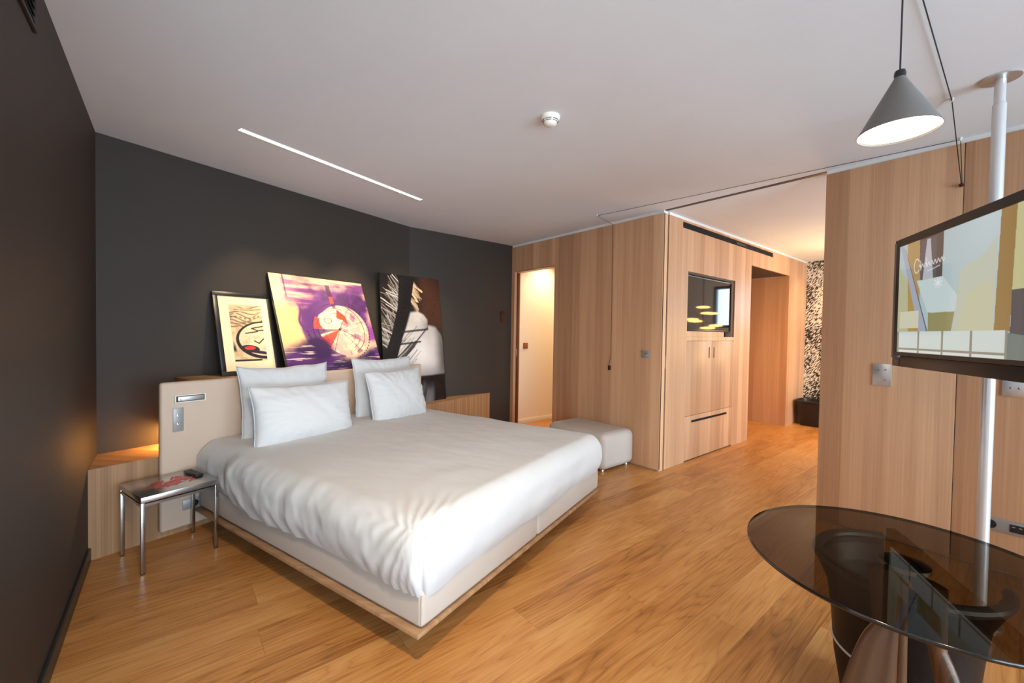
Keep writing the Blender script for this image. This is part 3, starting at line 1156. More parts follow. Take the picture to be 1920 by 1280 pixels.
def polym(X, Y, pts, soft=0):
    ins = np.zeros(X.shape, bool)
    j = len(pts) - 1
    for i in range(len(pts)):
        xi, yi = pts[i]
        xj, yj = pts[j]
        ins ^= ((yi > Y) != (yj > Y)) & (X < (xj - xi) * (Y - yi) / (yj - yi + 1e-12) + xi)
        j = i
    m = ins * 1.0
    for _ in range(soft):
        m[1:-1, 1:-1] = (m[1:-1, 1:-1] * 2 + m[:-2, 1:-1] + m[2:, 1:-1] + m[1:-1, :-2] + m[1:-1, 2:]) / 6
    return m


def art_face(x, y):
    n = nfbm(x * 5, y * 9, 1)
    c = np.zeros(x.shape + (3,)) + np.array(lin(226, 196, 150))
    c = over(c, (190, 150, 112), sm(0.45, 0.7, n) * 0.6)
    # flowing strands in the upper part
    wv = y * 1.0 + 0.03 * np.sin(x * 6 + 1) + 0.05 * x * np.sin(y * 9)
    for i, yy in enumerate((0.04, 0.10, 0.16, 0.21, 0.27, 0.31, 0.35, 0.40)):
        d = np.abs(wv - yy - 0.02 * np.sin(x * (5 + i) + i))
        c = over(c, (92, 60, 48), (1 - sm(0.004, 0.018, d)) * 0.8 * sm(0.25, 0.6, nfbm(x * 6 + i, y * 6, 3)))
    dots = (np.sin(x * 44) > 0.2) & (np.abs(wv - 0.245) < 0.012)
    c = over(c, (60, 40, 40), dots * 0.7)
    e = ((x - 1.02) / 0.90) ** 2 + ((y - 0.63) / 0.335) ** 2
    c = over(c, (34, 24, 32), (1 - sm(1.02, 1.06, e)) * 1.0)
    e2 = ((x - 1.05) / 0.86) ** 2 + ((y - 0.615) / 0.305) ** 2
    c = over(c, (236, 208, 168), 1 - sm(0.97, 1.0, e2))
    c = over(c, (176, 150, 128), (1 - sm(0.97, 1.0, e2)) * sm(0.5, 0.75, n) * 0.5 * sm(0.5, 0.6, y))
    for s in ((0.62, 0.42, 0.98, 0.38), (0.62, 0.42, 0.80, 0.46), (0.80, 0.46, 1.0, 0.45), (0.42, 0.51, 0.80, 0.475), (0.66, 0.645, 0.80, 0.69), (0.80, 0.69, 0.96, 0.61)):
        c = over(c, (48, 32, 30), seg(x, y, *s, 0.013, 0.55))
    m = 1 - sm(0.94, 1.0, ((x - 0.50) / 0.30) ** 2 + ((y - 0.785 - 0.05 * (x - 0.5)) / 0.068) ** 2)
    m = np.maximum(m, seg(x, y, 0.6, 0.83, 1.0, 0.87, 0.035, 0.55))
    c = over(c, (44, 28, 38), m)
    c = over(c, (206, 54, 52), 1 - sm(0.8, 1.0, ((x - 0.50) / 0.18) ** 2 + ((y - 0.77) / 0.036) ** 2))
    c = over(c, (36, 28, 36), seg(x, y, 0.0, 0.985, 0.8, 0.985, 0.02, 0.5))
    c = over(c, (36, 28, 36), sm(0.60, 0.78, y) * (1 - sm(0.03, 0.10, x - 0.25 * (y - 0.7))) * (1 - sm(0.8, 0.86, y)))
    return c


def art_purple(x, y):
    n = nfbm(x * 4, y * 4, 11)
    n2 = nfbm(x * 3, y * 26, 5)
    n3 = nfbm(x * 16, y * 16, 8)
    c = np.zeros(x.shape + (3,)) + np.array(lin(240, 196, 162))
    # mauve horizontal brush marks at the top
    c = over(c, (176, 112, 140), sm(0.30, 0.52, n2) * (1 - sm(0.30, 0.55, y)) * sm(0.05, 0.14, x) * 0.95)
    c = over(c, (120, 62, 128), sm(0.50, 0.66, n2 + 0.10 * n) * (1 - sm(0.30, 0.55, y)) * sm(0.08, 0.30, x))
    # violet cloud over the middle and right
    cl = sm(0.30, 0.62, n * 0.6 + 0.62 - 1.25 * np.hypot((x - 0.66) * 0.9, (y - 0.38) * 1.15))
    c = over(c, (104, 50, 124), cl)
    c = over(c, (66, 34, 86), sm(0.5, 0.75, n3 * 0.5 + n * 0.7) * cl * 0.9)
    c = over(c, (142, 66, 146), sm(0.80, 0.9, x) * sm(0.42, 0.56, y) * (1 - sm(0.66, 0.74, y)))
    # orange-peach column on the left with a purple drip line
    edge = 0.21 + 0.16 * (y - 0.3) * sm(0.3, 0.8, y) + 0.02 * np.sin(y * 22)
    c = over(c, (242, 186, 120), (1 - sm(0.0, 0.06, np.abs(x - 0.10) - 0.08)) * sm(0.22, 0.4, y) * (1 - sm(0.72, 0.80, y)) * 0.8)
    c = over(c, (96, 42, 110), (1 - sm(0.004, 0.022, np.abs(x - edge))) * sm(0.2, 0.4, y) * (1 - sm(0.76, 0.85, y)))
    c = over(c, (74, 36, 94), (1 - sm(0.004, 0.012, np.abs(x - 0.125))) * (1 - sm(0.2, 0.28, y)) * 0.8)
    # dial
    dx, dy = (x - 0.60) * 1.0, (y - 0.565)
    rr_ = np.hypot(dx, dy)
    an = np.arctan2(dy, dx)
    c = over(c, (90, 44, 112), (1 - sm(0.30, 0.33, np.hypot(x - 0.52, y - 0.56))) * (x < 0.60) * 0.9)
    c = over(c, (246, 212, 172), (1 - sm(0.27, 0.285, np.hypot(x - 0.655, y - 0.575))))
    c = over(c, (246, 214, 178), (1 - sm(0.125, 0.135, np.hypot(x - 0.505, y - 0.50))))
    c = over(c, (214, 150, 150), (1 - sm(0.27, 0.285, np.hypot(x - 0.655, y - 0.575))) * sm(0.42, 0.60, n3) * 0.75)
    c = over(c, (112, 60, 122), (1 - sm(0.27, 0.285, np.hypot(x - 0.655, y - 0.575))) * sm(0.56, 0.66, nfbm(x * 9, y * 11, 77)) * 0.7)
    wedge = (rr_ < 0.27) & (an > 2.2) & (an < 2.75)
    c = over(c, (214, 76, 62), wedge * 1.0)
    q_ = np.hypot(x - 0.56, y - 0.56)
    qa = np.arctan2(y - 0.56, x - 0.56)
    c = over(c, (206, 72, 66), ((q_ > 0.15) & (q_ < 0.235) & (qa < -2.55)) * 1.0)
    c = over(c, (246, 212, 172), 1 - sm(0.11, 0.118, np.hypot((x - 0.51) * 1.0, (y - 0.49) * 1.15)))
    c = over(c, (52, 34, 50), (np.abs(np.hypot((x - 0.49) * 0.7, y - 0.47) - 0.028) < 0.003) * 0.9)
    c = over(c, (234, 62, 44), polym(x, y, [(0.615, 0.34), (0.70, 0.42), (0.71, 0.52), (0.655, 0.46), (0.59, 0.44)], 1))
    c = over(c, (58, 30, 62), ((np.abs(x - 0.57 - 0.1 * (y - 0.1)) < 0.02 + 0.02 * (0.3 - y)) & (y > 0.07) & (y < 0.33)) * 0.85)
    c = over(c, (216, 66, 56), ((np.abs(x - 0.58) < 0.02) & (y > 0.2) & (y < 0.28)) * 1.0)
    c = over(c, (70, 38, 90), ((rr_ < 0.24) & (an > 2.9)) * 1.0 * 0.8)
    tick = (np.sin(an * 60) > 0.0)
    for rad, wd_, tk in ((0.285, 0.006, 0), (0.235, 0.004, 0), (0.345, 0.010, 1), (0.18, 0.003, 0)):
        m = (1 - sm(wd_ * 0.5, wd_, np.abs(rr_ - rad)))
        m = m * (tick if tk else 1) * sm(0.35, 0.55, nfbm(an * 1.3 + 7, rr_ * 6, 21))
        c = over(c, (52, 30, 56), m * 0.9)
    for a_ in (-1.0, -0.3, 0.5, 0.9, 2.0, 2.75):
        c = over(c, (74, 44, 66), seg(x, y, 0.60, 0.56, 0.60 + 0.30 * math.cos(a_), 0.56 + 0.30 * math.sin(a_), 0.005) * 0.7)
    c = over(c, (40, 24, 36), (rr_ < 0.014) * 1.0)
    # dark band at the bottom with pale scratches
    low = sm(0.70, 0.83, y + 0.10 * (n - 0.5) + 0.05 * np.sin(x * 7) - 0.09 * np.exp(-((x - 0.63) / 0.2) ** 2))
    c = over(c, (82, 40, 104), low)
    c = over(c, (44, 26, 72), low * sm(0.40, 0.60, nfbm(x * 5 + 2, y * 9, 31)))
    c = over(c, (52, 26, 74), sm(0.60, 0.68, y) * (1 - sm(0.02, 0.12, np.hypot((x - 0.33) * 0.9, y - 0.76) - 0.06)))
    sc = sm(0.66, 0.74, nfbm(x * 4, y * 60, 41)) * low * sm(0.35, 0.6, nfbm(x * 5, y * 3, 44))
    c = over(c, (232, 200, 188), sc * 0.85)
    return c


def art_photo(x, y):
    """grainy monochrome figure under plumes"""
    n = nfbm(x * 7, y * 12, 3)
    c = np.zeros(x.shape + (3,)) + np.array(lin(30, 26, 26))
    c = over(c, (74, 46, 34), sm(0.55, 0.75, x) * (1 - sm(0.36, 0.5, y)) * (0.6 + 0.5 * n))
    # plume: thin bright quills fanning from the stem towards the upper left, softer ones to its right
    q_ = random.Random(3)
    for k in range(130):
        t = q_.random()
        sx0, sy0 = 0.42 - 0.32 * t, 0.10 + 0.50 * t
        a_ = q_.uniform(3.0, 4.5)
        ln = q_.uniform(0.06, 0.36)
        ex0, ey0 = sx0 + ln * math.cos(a_), sy0 + 0.55 * ln * math.sin(a_) - 0.05
        g_ = q_.randint(70, 215)
        c = over(c, (g_, g_ - 4, g_ - 8), seg(x, y, sx0, sy0, ex0, ey0, q_.uniform(0.002, 0.006), 0.6) * q_.uniform(0.35, 0.9))
    for k in range(40):
        sx0, sy0 = q_.uniform(0.46, 0.56), q_.uniform(0.03, 0.22)
        a_ = q_.uniform(0.3, 1.2)
        ln = q_.uniform(0.05, 0.17)
        g_ = q_.randint(130, 230)
        c = over(c, (g_, int(g_ * 0.88), int(g_ * 0.72)), seg(x, y, sx0, sy0, sx0 + ln * math.cos(a_), sy0 + 0.6 * ln * math.sin(a_), q_.uniform(0.005, 0.014), 0.6) * q_.uniform(0.4, 0.9))
    # pale body and sleeve
    up_ = polym(x, y, [(0.46, 0.285), (0.58, 0.275), (0.68, 0.30), (0.74, 0.34), (0.72, 0.42), (0.60, 0.47), (0.30, 0.50), (0.38, 0.40)], 14)
    body = polym(x, y, [(0.30, 0.47), (0.60, 0.43), (0.76, 0.385), (0.88, 0.40), (0.97, 0.47), (1.01, 0.56), (1.01, 0.775), (0.76, 0.785), (0.0, 0.785), (0.04, 0.70), (0.16, 0.58)], 22)
    c = over(c, (214, 209, 205), up_ * (0.82 + 0.3 * (n - 0.5)))
    c = over(c, (198, 193, 192), body * (0.92 + 0.3 * (n - 0.5)))
    c = over(c, (232, 230, 230), body * np.exp(-(((x - 0.60) / 0.20) ** 2 + ((y - 0.60) / 0.12) ** 2)) * 0.8)
    c = over(c, (74, 66, 62), body * sm(0.80, 1.0, x) * 0.9)
    c = over(c, (120, 114, 114), body * sm(0.68, 0.79, y) * 0.55)
    c = over(c, (120, 112, 108), up_ * sm(0.60, 0.76, x) * sm(0.30, 0.40, y) * 0.8)
    for k in range(22):
        sx0, sy0 = q_.uniform(0.10, 0.40), q_.uniform(0.50, 0.74)
        ln = q_.uniform(0.06, 0.25)
        c = over(c, (70, 68, 70), seg(x, y, sx0, sy0, sx0 + ln, sy0 - 0.55 * ln, q_.uniform(0.002, 0.006), 0.6) * 0.6)
    # stem
    c = over(c, (22, 22, 24), polym(x, y, [(0.30, 0.0), (0.56, 0.0), (0.50, 0.14), (0.44, 0.28), (0.30, 0.50), (0.13, 0.76), (0.0, 0.76), (0.03, 0.60), (0.14, 0.46), (0.26, 0.24)], 2))
    for q, wd_ in (((0.30, 0.44, 0.74, 0.415), 0.010), ((0.24, 0.535, 0.60, 0.515), 0.009), ((0.08, 0.75, 0.52, 0.52), 0.016), ((0.52, 0.52, 0.74, 0.40), 0.007), ((0.16, 0.66, 0.46, 0.52), 0.008), ((0.2, 0.70, 0.5, 0.55), 0.006)):
        c = over(c, (38, 36, 38), seg(x, y, *q, wd_, 0.6) * 0.9)
    # black hem, smoky grey below
    c = over(c, (20, 14, 15), sm(0.785, 0.80, y))
    sk = nfbm(x * 7 + y * 3, y * 3, 51)
    c = over(c, (118, 117, 122), sm(0.80, 0.92, y) * (1 - sm(0.60, 0.95, x + 0.4 * (0.9 - y))) * sm(0.25, 0.6, sk))
    g = (vnoise(x * 220, y * 380, 2) - 0.5) * 0.05
    return np.clip(c + g[..., None] * 0.6, 0, 1)


def picture(name, label, bl, br, tl, trr, thick, fn, nx, ny, mat, edge_mat):
    """flat panel from 4 world corners of its front face; real thickness behind it"""
    bl, br, tl, trr = [Vector(q) for q in (bl, br, tl, trr)]
    base = (bl + br) / 2
    g = empty(name, base)
    tag(g, label, 'picture')
    nrm = (br - bl).cross(tl - bl).normalized()   # faces the room
    f4 = [q - base for q in (bl, br, trr, tl)]
    back = [q - nrm * thick for q in f4]
    MB().hexa([back[0], back[1], f4[1] - nrm * 0.0015, f4[0] - nrm * 0.0015, back[3], back[2], f4[2] - nrm * 0.0015, f4[3] - nrm * 0.0015]).build('board', edge_mat, g, bevel=0.001)
    X, Y = np.meshgrid(np.linspace(0, 1, nx), np.linspace(0, 1, ny))
    col = fn(X, Y)
    a, b, c, d = [np.array(q) for q in f4]
    P = (d[None, None] * (1 - X[..., None]) + c[None, None] * X[..., None]) * (1 - Y[..., None]) + (a * (1 - X[..., None]) + b * X[..., None]) * Y[..., None]
    grid_mesh('print', P, np.clip(col, 0, 1), mat, g)
    return g, f4, nrm


# framed print
SH = LZ + 0.447 + 0.001
bl, br = B(1.360, 3.345, SH), B(1.775, 3.345, SH)
tl_, tr_ = B(1.360, 3.520, SH + 0.617), B(1.775, 3.520, SH + 0.617)
g1 = empty('framed_picture', (bl + br) / 2)
tag(g1, 'black framed print of a stylised face with red lips', 'picture')
base = (bl + br) / 2
ex = (br - bl).normalized()
ey = (tl_ - bl).normalized()
en = ex.cross(ey).normalized()
W_, H_ = (br - bl).length, (tl_ - bl).length


def loc(x, y, d):
    return bl - base + ex * x + ey * y + en * d


def slab(m, x0, x1, y0, y1, d0, d1):
    m.hexa([loc(x0, y0, d0), loc(x1, y0, d0), loc(x1, y1, d0), loc(x0, y1, d0), loc(x0, y0, d1), loc(x1, y0, d1), loc(x1, y1, d1), loc(x0, y1, d1)])


fm = MB()
bw = 0.032
for q in ((0, W_, 0, bw), (0, W_, H_ - bw, H_), (0, bw, bw, H_ - bw), (W_ - bw, W_, bw, H_ - bw)):
    slab(fm, *q, -0.022, 0.006)
fm.build('frame', M_BLACK, g1, bevel=0.0015)
bm_ = MB()
slab(bm_, bw, W_ - bw, bw, H_ - bw, -0.020, -0.004)
bm_.build('mat_board', M_PAPER, g1)
X, Y = np.meshgrid(np.linspace(0, 1, 150), np.linspace(0, 1, 260))
col = art_face(X, Y)
px0, px1, py0, py1 = bw + 0.068, W_ - bw - 0.054, bw + 0.072, H_ - bw - 0.064
o_ = np.array(loc(0, 0, -0.0032))
P = o_ + np.array(ex) * (px0 + (px1 - px0) * X)[..., None] + np.array(ey) * (py1 - (py1 - py0) * Y)[..., None]
grid_mesh('print', P, np.clip(col, 0, 1), M_PRINT, g1)

picture('canvas_picture', 'large violet and peach abstract painting with a dial and red marks',
        B(1.757, 3.192, SH), B(2.647, 3.192, SH), B(1.757, 3.520, SH + 0.803), B(2.647, 3.520, SH + 0.803), 0.028,
        art_purple, 300, 300, M_PRINT, M_BLACK)
picture('photo_picture', 'tall black and white photograph of a pale draped figure standing on the ledge',
        B(2.862, 3.395, LZ + 0.001), B(3.700, 3.325, LZ + 0.001), B(2.842, 3.488, 1.895), B(3.645, 3.420, 1.907), 0.012,
        art_photo, 220, 380, M_PRINTG, M_BLACK)

# thermostat on the short charcoal wall
th = empty('thermostat', (3.452, YB, 1.509))
tag(th, 'small dark red thermostat on the short charcoal wall', 'thermostat')
MB().box(-0.04, 0.04, -0.016, -0.0005, -0.075, 0.075).build('plate', M_BRONZE, th, bevel=0.004)
MB().box(-0.02, 0.02, -0.019, -0.016, -0.045, 0.025).build('display', M_BLACK, th, bevel=0.001)

# air grille high on the left wall
vg = empty('air_grille', (XL, 1.56, 2.33))
tag(vg, 'slim dark air grille high on the left charcoal wall', 'grille')
fr = MB()
fr.box(0.0005, 0.010, -0.56, 0.56, 0.06, 0.075).box(0.0005, 0.010, -0.56, 0.56, -0.055, -0.04).box(0.0005, 0.010, -0.56, -0.545, -0.04, 0.06).box(0.0005, 0.010, 0.545, 0.56, -0.04, 0.06)
fr.build('frame', M_DARK, vg, bevel=0.001)
MB().box(0.0005, 0.002, -0.545, 0.545, -0.04, 0.06).build('shaft', M_BLACKM, vg)
for k in range(4):
    z = -0.025 + k * 0.023
    MB().hexa([(0.002, -0.545, z), (0.009, -0.545, z - 0.005), (0.009, 0.545, z - 0.005), (0.002, 0.545, z), (0.002, -0.545, z + 0.002), (0.009, -0.545, z - 0.003), (0.009, 0.545, z - 0.003), (0.002, 0.545, z + 0.002)]).build('slat', M_BLACKTRIM, vg)

# ------------------------------------------------------------------ ceiling strip light and its spots
a, b = Vector((0.318, 2.968, 0)), Vector((1.740, 3.450, 0))
dv = (b - a).normalized()
sl = empty('strip_light', ((a.x + b.x) / 2, (a.y + b.y) / 2, H), math.atan2(dv.y, dv.x))
tag(sl, 'long glowing slot light recessed in the ceiling above the headboard', 'lamp')
L2 = (b - a).length / 2
MB().box(-L2, L2, 0.019, 0.021, -0.004, -0.0003).box(-L2, L2, -0.021, -0.019, -0.004, -0.0003).build('edge_profile', M_WHITE, sl)
MB().box(-L2, L2, -0.019, 0.019, -0.002, -0.0003).build('diffuser', M_STRIP, sl)
spots = [(-L2 + 0.40, 56), (0.05, 66), (L2 - 0.24, 84), (L2 - 0.05, 84)]
for s, pwr in spots:
    o = MB().lathe([(0.016, -0.003), (0.001, -0.0035)], 20, cap=False).build('spot_lens', M_SPOT if pwr > 80 else M_STRIP, sl)
    o.location = (s, 0, 0)
    base_p = (a + b) / 2 + dv * s
    perp = Vector((-dv.y, dv.x, 0))
    tgt = base_p + perp * 0.80 + dv * (0.1 if s < L2 - 0.1 else 0.75) + Vector((0, 0, 1.28))
    lamp_spot('spot_beam', (base_p.x, base_p.y, H - 0.012), tgt, pwr, WARM2, 50, 0.85, 0.02)

# unseen downlights around the camera, added to brighten bed, floor and walls
for i, (x, y) in enumerate(((0.15, 0.35), (0.2, -0.7), (1.2, -1.2), (2.4, -1.2))):
    dl = empty('downlight', (x, y, H))
    tag(dl, ('added unseen downlight above the camera, nearest the left charcoal wall', 'added unseen downlight just behind the camera, above the bay',
             'added unseen downlight behind the camera, nearest the bay window', 'added unseen downlight behind the glass table, nearest the oak partition')[i], 'lamp')
    MB().lathe([(0.045, -0.001), (0.045, -0.005), (0.033, -0.007), (0.033, -0.001)], 24).build('bezel', M_PWHITE, dl, smooth='auto')
    MB().lathe([(0.032, -0.002), (0.001, -0.003)], 20, cap=False).build('lens', M_SPOT, dl)
    lamp_spot('downlight_beam', (x, y, H - 0.015), (x + (1.35, 0.35, 0, 0)[i], y + (1.75, 0.9, 0, 0)[i], (0.6, 0, 0, 0)[i]), (170, 45, 35, 35)[i], (1.0, 0.78, 0.54), (104, 130, 130, 130)[i], 1.0, 0.05)

# smoke detector
sd = empty('smoke_detector', (1.601, 1.660, H))
tag(sd, 'round white smoke detector on the ceiling', 'smoke detector')
MB().lathe([(0.052, -0.0005), (0.052, -0.010), (0.047, -0.022), (0.040, -0.027), (0.034, -0.042), (0.022, -0.052), (0.012, -0.054), (0.001, -0.054)], 40, cap=False).build('housing', M_PWHITE, sd, smooth='auto')
for rad, z in ((0.0435, -0.0262), (0.0385, -0.0335)):
    for k in range(6):
        pts = [(rad * math.cos(k * math.pi / 3 + t), rad * math.sin(k * math.pi / 3 + t), z) for t in np.linspace(0.12, 0.92, 7)]
        MB().tube(pts, 0.0014, 6).build('slot', M_BLACKTRIM, sd)

# ------------------------------------------------------------------ ottoman
ot = empty('ottoman', (3.338, 2.80, 0))
tag(ot, 'greige leather ottoman against the oak wall at the foot of the bed', 'ottoman')
m = MB().box(-0.243, 0.243, -0.375, 0.375, 0.022, 0.365).build('upholstery', M_LEATHER, ot, bevel=0.062, seg=6)
for p_ in m.data.vertices:   # slight bulge
    c = p_.co
    k = 0.010 * (1 - ((c.z - 0.19) / 0.18) ** 2)
    if abs(c.x) < 0.22:
        c.y += math.copysign(k * 0.8, c.y)
MB().tube([(x, y, 0.366 - 0.0008) for x, y in ((-0.18, -0.31), (0.18, -0.31), (0.18, 0.31), (-0.18, 0.31))], 0.0015, 5, closed=True).build('seam', M_LEATHER, ot)
for sx_ in (-1, 1):
    for sy_ in (-1, 1):
        MB().lathe([(0.022, 0), (0.024, 0.006), (0.02, 0.023)], 18, (sx_ * 0.185, sy_ * 0.315, 0)).build('foot', M_STEEL, ot, smooth='auto')

# ------------------------------------------------------------------ wall plates
def switch_plate(name, label, y, z, w_, h_, dots, mat, cat='switch', dot_mat=None):
    g = empty(name, (XW, y, z))
    tag(g, label, cat)
    MB().box(-0.009, -0.0005, -w_ / 2, w_ / 2, -h_ / 2, h_ / 2).build('plate', mat, g, bevel=0.0015)
    for dy, dz in dots:
        o = MB().lathe([(0.006, 0), (0.006, 0.002), (0.003, 0.003), (0.0024, 0.012), (0.0006, 0.013)], 12).build('toggle', dot_mat or M_STEELD, g, smooth='auto')
        o.rotation_euler = (0, R(-75), 0)
        o.location = (-0.009, dy, dz)
    return g


g = empty('wall_socket', (XW, 2.328, 1.113))
tag(g, 'square grey plate on the oak wall above the ottoman', 'switch')
MB().box(-0.009, -0.0005, -0.042, 0.042, -0.038, 0.038).build('plate', M_PLATE, g, bevel=0.0015)
MB().box(-0.0105, -0.009, -0.024, 0.022, -0.006, 0.014).build('button', M_STEELD, g, bevel=0.0005)
MB().box(-0.0112, -0.0105, -0.012, -0.003, -0.002, 0.009).build('button_mark', M_BLACK, g)
d4 = [(-0.018, 0.034), (0.014, 0.034), (-0.018, -0.034), (0.014, -0.034)]
switch_plate('light_switch', 'metal plate with four toggles on the oak partition left of the pole television', 0.576, 1.065, 0.092, 0.142, d4, M_ALU)
switch_plate('light_switch', 'metal plate with toggles half hidden below the pole television', 0.022, 1.040, 0.092, 0.095, [(0.014, 0.0), (-0.016, 0.0)], M_ALU)
ss = empty('socket_strip', (XW, -0.13, 0.268))
tag(ss, 'long grey socket strip low on the oak partition behind the pole', 'socket')
MB().box(-0.010, -0.0005, -0.30, 0.255, -0.036, 0.036).build('plate', M_PLATE, ss, bevel=0.0015)
o = MB().lathe([(0.0, 0.0), (0.024, 0.0), (0.024, 0.003)], 28, cap=False).build('round_socket', M_BLACK, ss)
o.rotation_euler = (0, R(-90), 0)
o.location = (-0.0105, 0.221, 0)
MB().box(-0.0125, -0.010, 0.090, 0.150, -0.021, 0.021).build('media_socket', M_BLACK, ss)
for k in (0.105, 0.130):
    MB().box(-0.0135, -0.0125, k, k + 0.012, 0.006, 0.011).build('port', M_STEEL, ss)

# ------------------------------------------------------------------ built-in cupboard under the far television
cb = empty('built_in_cupboard', (4.608, YT, 0))
tag(cb, 'oak cupboard with two doors and a drawer built in below the dark screen', 'cupboard')
cx0, cx1 = 4.0635 - 4.608, 5.1525 - 4.608
MB().box(cx0, cx1, 0.022, 0.45, 0.012, 1.288).build('carcass', M_VEN, cb)
MB().box(cx0, cx1, 0.0, 0.021, 1.2475, 1.289).build('rail', M_VEN, cb)
for s in (-1, 1):
    a0, a1 = (cx0 + 0.001, -0.001) if s < 0 else (0.001, cx1 - 0.001)
    dr = MB().box(a0, a1, 0.0, 0.021, 0.470, 1.244).build('door', M_VEN, cb, bevel=0.001)
    hx = -0.055 if s < 0 else 0.055
    MB().box(hx - 0.008, hx + 0.008, -0.0015, 0.0005, 1.058, 1.176).build('handle', M_BLACKM, dr)
dw = MB().box(cx0 + 0.001, cx1 - 0.001, 0.0, 0.021, 0.012, 0.466).build('drawer', M_VEN, cb, bevel=0.001)
MB().box(-0.41, 0.405, -0.0015, 0.0005, 0.394, 0.418).build('handle', M_BLACKM, dw)
MB().box(cx0, cx1, 0.012, 0.0215, 0.0, 0.011).build('kickboard', M_BLACKM, cb)

# niche and wall television
nb = MB().box(4.0665, 5.1495, YT + 0.10, YT + 0.115, 1.29, 1.9515).build('niche_back', M_BLACKM, wt)
tv = empty('wall_television_set', (4.608, YT + 0.05, 1.36))
tv.name = 'television'
tag(tv, 'switched off flat television recessed in the oak wall beyond the opening', 'television')
MB().box(-0.535, 0.530, -0.018, 0.03, -0.012, 0.562).build('housing', M_BLACK, tv, bevel=0.003)
MB().box(-0.526, 0.521, -0.0195, -0.018, 0.006, 0.553).build('screen', M_SCREEN, tv)
MB().box(-0.535, 0.530, -0.0192, -0.0182, 0.556, 0.562).build('top_edge', M_STEELD, tv)
MB().box(-0.03, 0.03, 0.03, 0.049, 0.2, 0.4).build('bracket', M_BLACK, tv)
MB().box(4.0665, 4.905, YT + 0.005, YT + 0.02, 1.290, 1.345).build('filler_panel', M_VEN, wt)

# linear air vent above
av = empty('linear_vent', (5.12, YT, (ZV0 + ZV1) / 2))
tag(av, 'long black linear air vent in the oak wall above the dark screen', 'vent')
MB().box(-1.18, 1.18, 0.010, 0.0195, -0.030, 0.030).build('recess', M_BLACKM, av)
for z in (-0.014, 0.012):
    MB().box(-1.178, 1.178, 0.004, 0.012, z, z + 0.003).build('blade', M_BLACK, av)
MB().box(0.05, 0.30, 0.003, 0.010, -0.012, 0.010).build('damper', M_BLACKTRIM, av)

# latch of the hidden sliding door
lt = MB().box(3.664, 3.688, YT + 0.006, YT + 0.0145, 0.98, 1.10).build('lock_plate', M_STEEL, wt, bevel=0.001)

# waste bin at the far end
bn = empty('waste_bin', (7.38, 1.93, 0))
tag(bn, 'black tapered bin on the floor below the dashed wallpaper', 'bin')


def rsq(r, n=32, e=4.0):
    return [(r * math.copysign(abs(math.cos(t)) ** (2 / e), math.cos(t)), r * math.copysign(abs(math.sin(t)) ** (2 / e), math.sin(t))) for t in np.linspace(0, 2 * math.pi, n, endpoint=False)]


mb = MB()
rings = [(0.150, 0.0), (0.156, 0.01), (0.205, 0.34), (0.213, 0.345), (0.213, 0.365), (0.196, 0.365), (0.146, 0.02)]
vs_, fs = [], []
for r_, z in rings:
    vs_ += [(x, y, z) for x, y in rsq(r_)]
for i in range(len(rings) - 1):
    for k in range(32):
        fs.append((i * 32 + k, i * 32 + (k + 1) % 32, (i + 1) * 32 + (k + 1) % 32, (i + 1) * 32 + k))
fs.append(tuple(range(31, -1, -1)))
fs.append(tuple(range(6 * 32, 7 * 32)))
mb.add(vs_, fs).build('bucket', M_BLACK, bn, smooth='auto')
mb = MB()
vs_, fs = [], []
for r_, z in ((0.206, 0.355), (0.219, 0.355), (0.219, 0.371), (0.206, 0.371)):
    vs_ += [(x, y, z) for x, y in rsq(r_)]
for i in range(4):
    for k in range(32):
        fs.append((i * 32 + k, i * 32 + (k + 1) % 32, ((i + 1) % 4) * 32 + (k + 1) % 32, ((i + 1) % 4) * 32 + k))
mb.add(vs_, fs).build('rim', M_BLACKTRIM, bn, smooth='auto')

# chandelier of the second room (seen mirrored in the dark screen)
ch = empty('chandelier', (6.35, 1.26, H))
tag(ch, 'tiered amber chandelier mirrored in the dark screen', 'lamp')
MB().lathe([(0.05, -0.0005), (0.05, -0.02), (0.01, -0.025)], 24).build('canopy', M_BRONZE, ch, smooth='auto')
MB().tube([(0, 0, -0.02), (0, 0, -1.12)], 0.006, 8).build('rod', M_BRONZE, ch)
for k, (x, y, z, r_) in enumerate(((0, 0, -0.74, 0.10), (0.16, 0.05, -0.83, 0.10), (-0.12, 0.13, -0.84, 0.10), (-0.16, -0.10, -0.93, 0.11), (0.10, -0.17, -0.95, 0.11), (0.17, 0.12, -1.02, 0.10), (-0.05, 0.10, -1.06, 0.11), (0.0, -0.06, -1.13, 0.10))):
    MB().lathe([(0.004, 0.02), (r_ * 0.8, 0.012), (r_, 0.0), (r_ * 0.8, -0.012), (0.004, -0.02)], 24, (x, y, z)).build('glass_disc', M_GLOBE, ch, smooth=True)
    MB().tube([(0, 0, z + 0.05), (x * 0.98 + 0.001, y * 0.98, z + 0.02)], 0.003, 6).build('arm', M_BRONZE, ch)
pl = bpy.data.lights.new('chandelier_glow', 'POINT')
pl.energy = 26
pl.color = WARM
pl.shadow_soft_size = 0.18
po = bpy.data.objects.new('chandelier_glow', pl)
po.location = (6.35, 1.26, H - 1.28)
COL.objects.link(po)
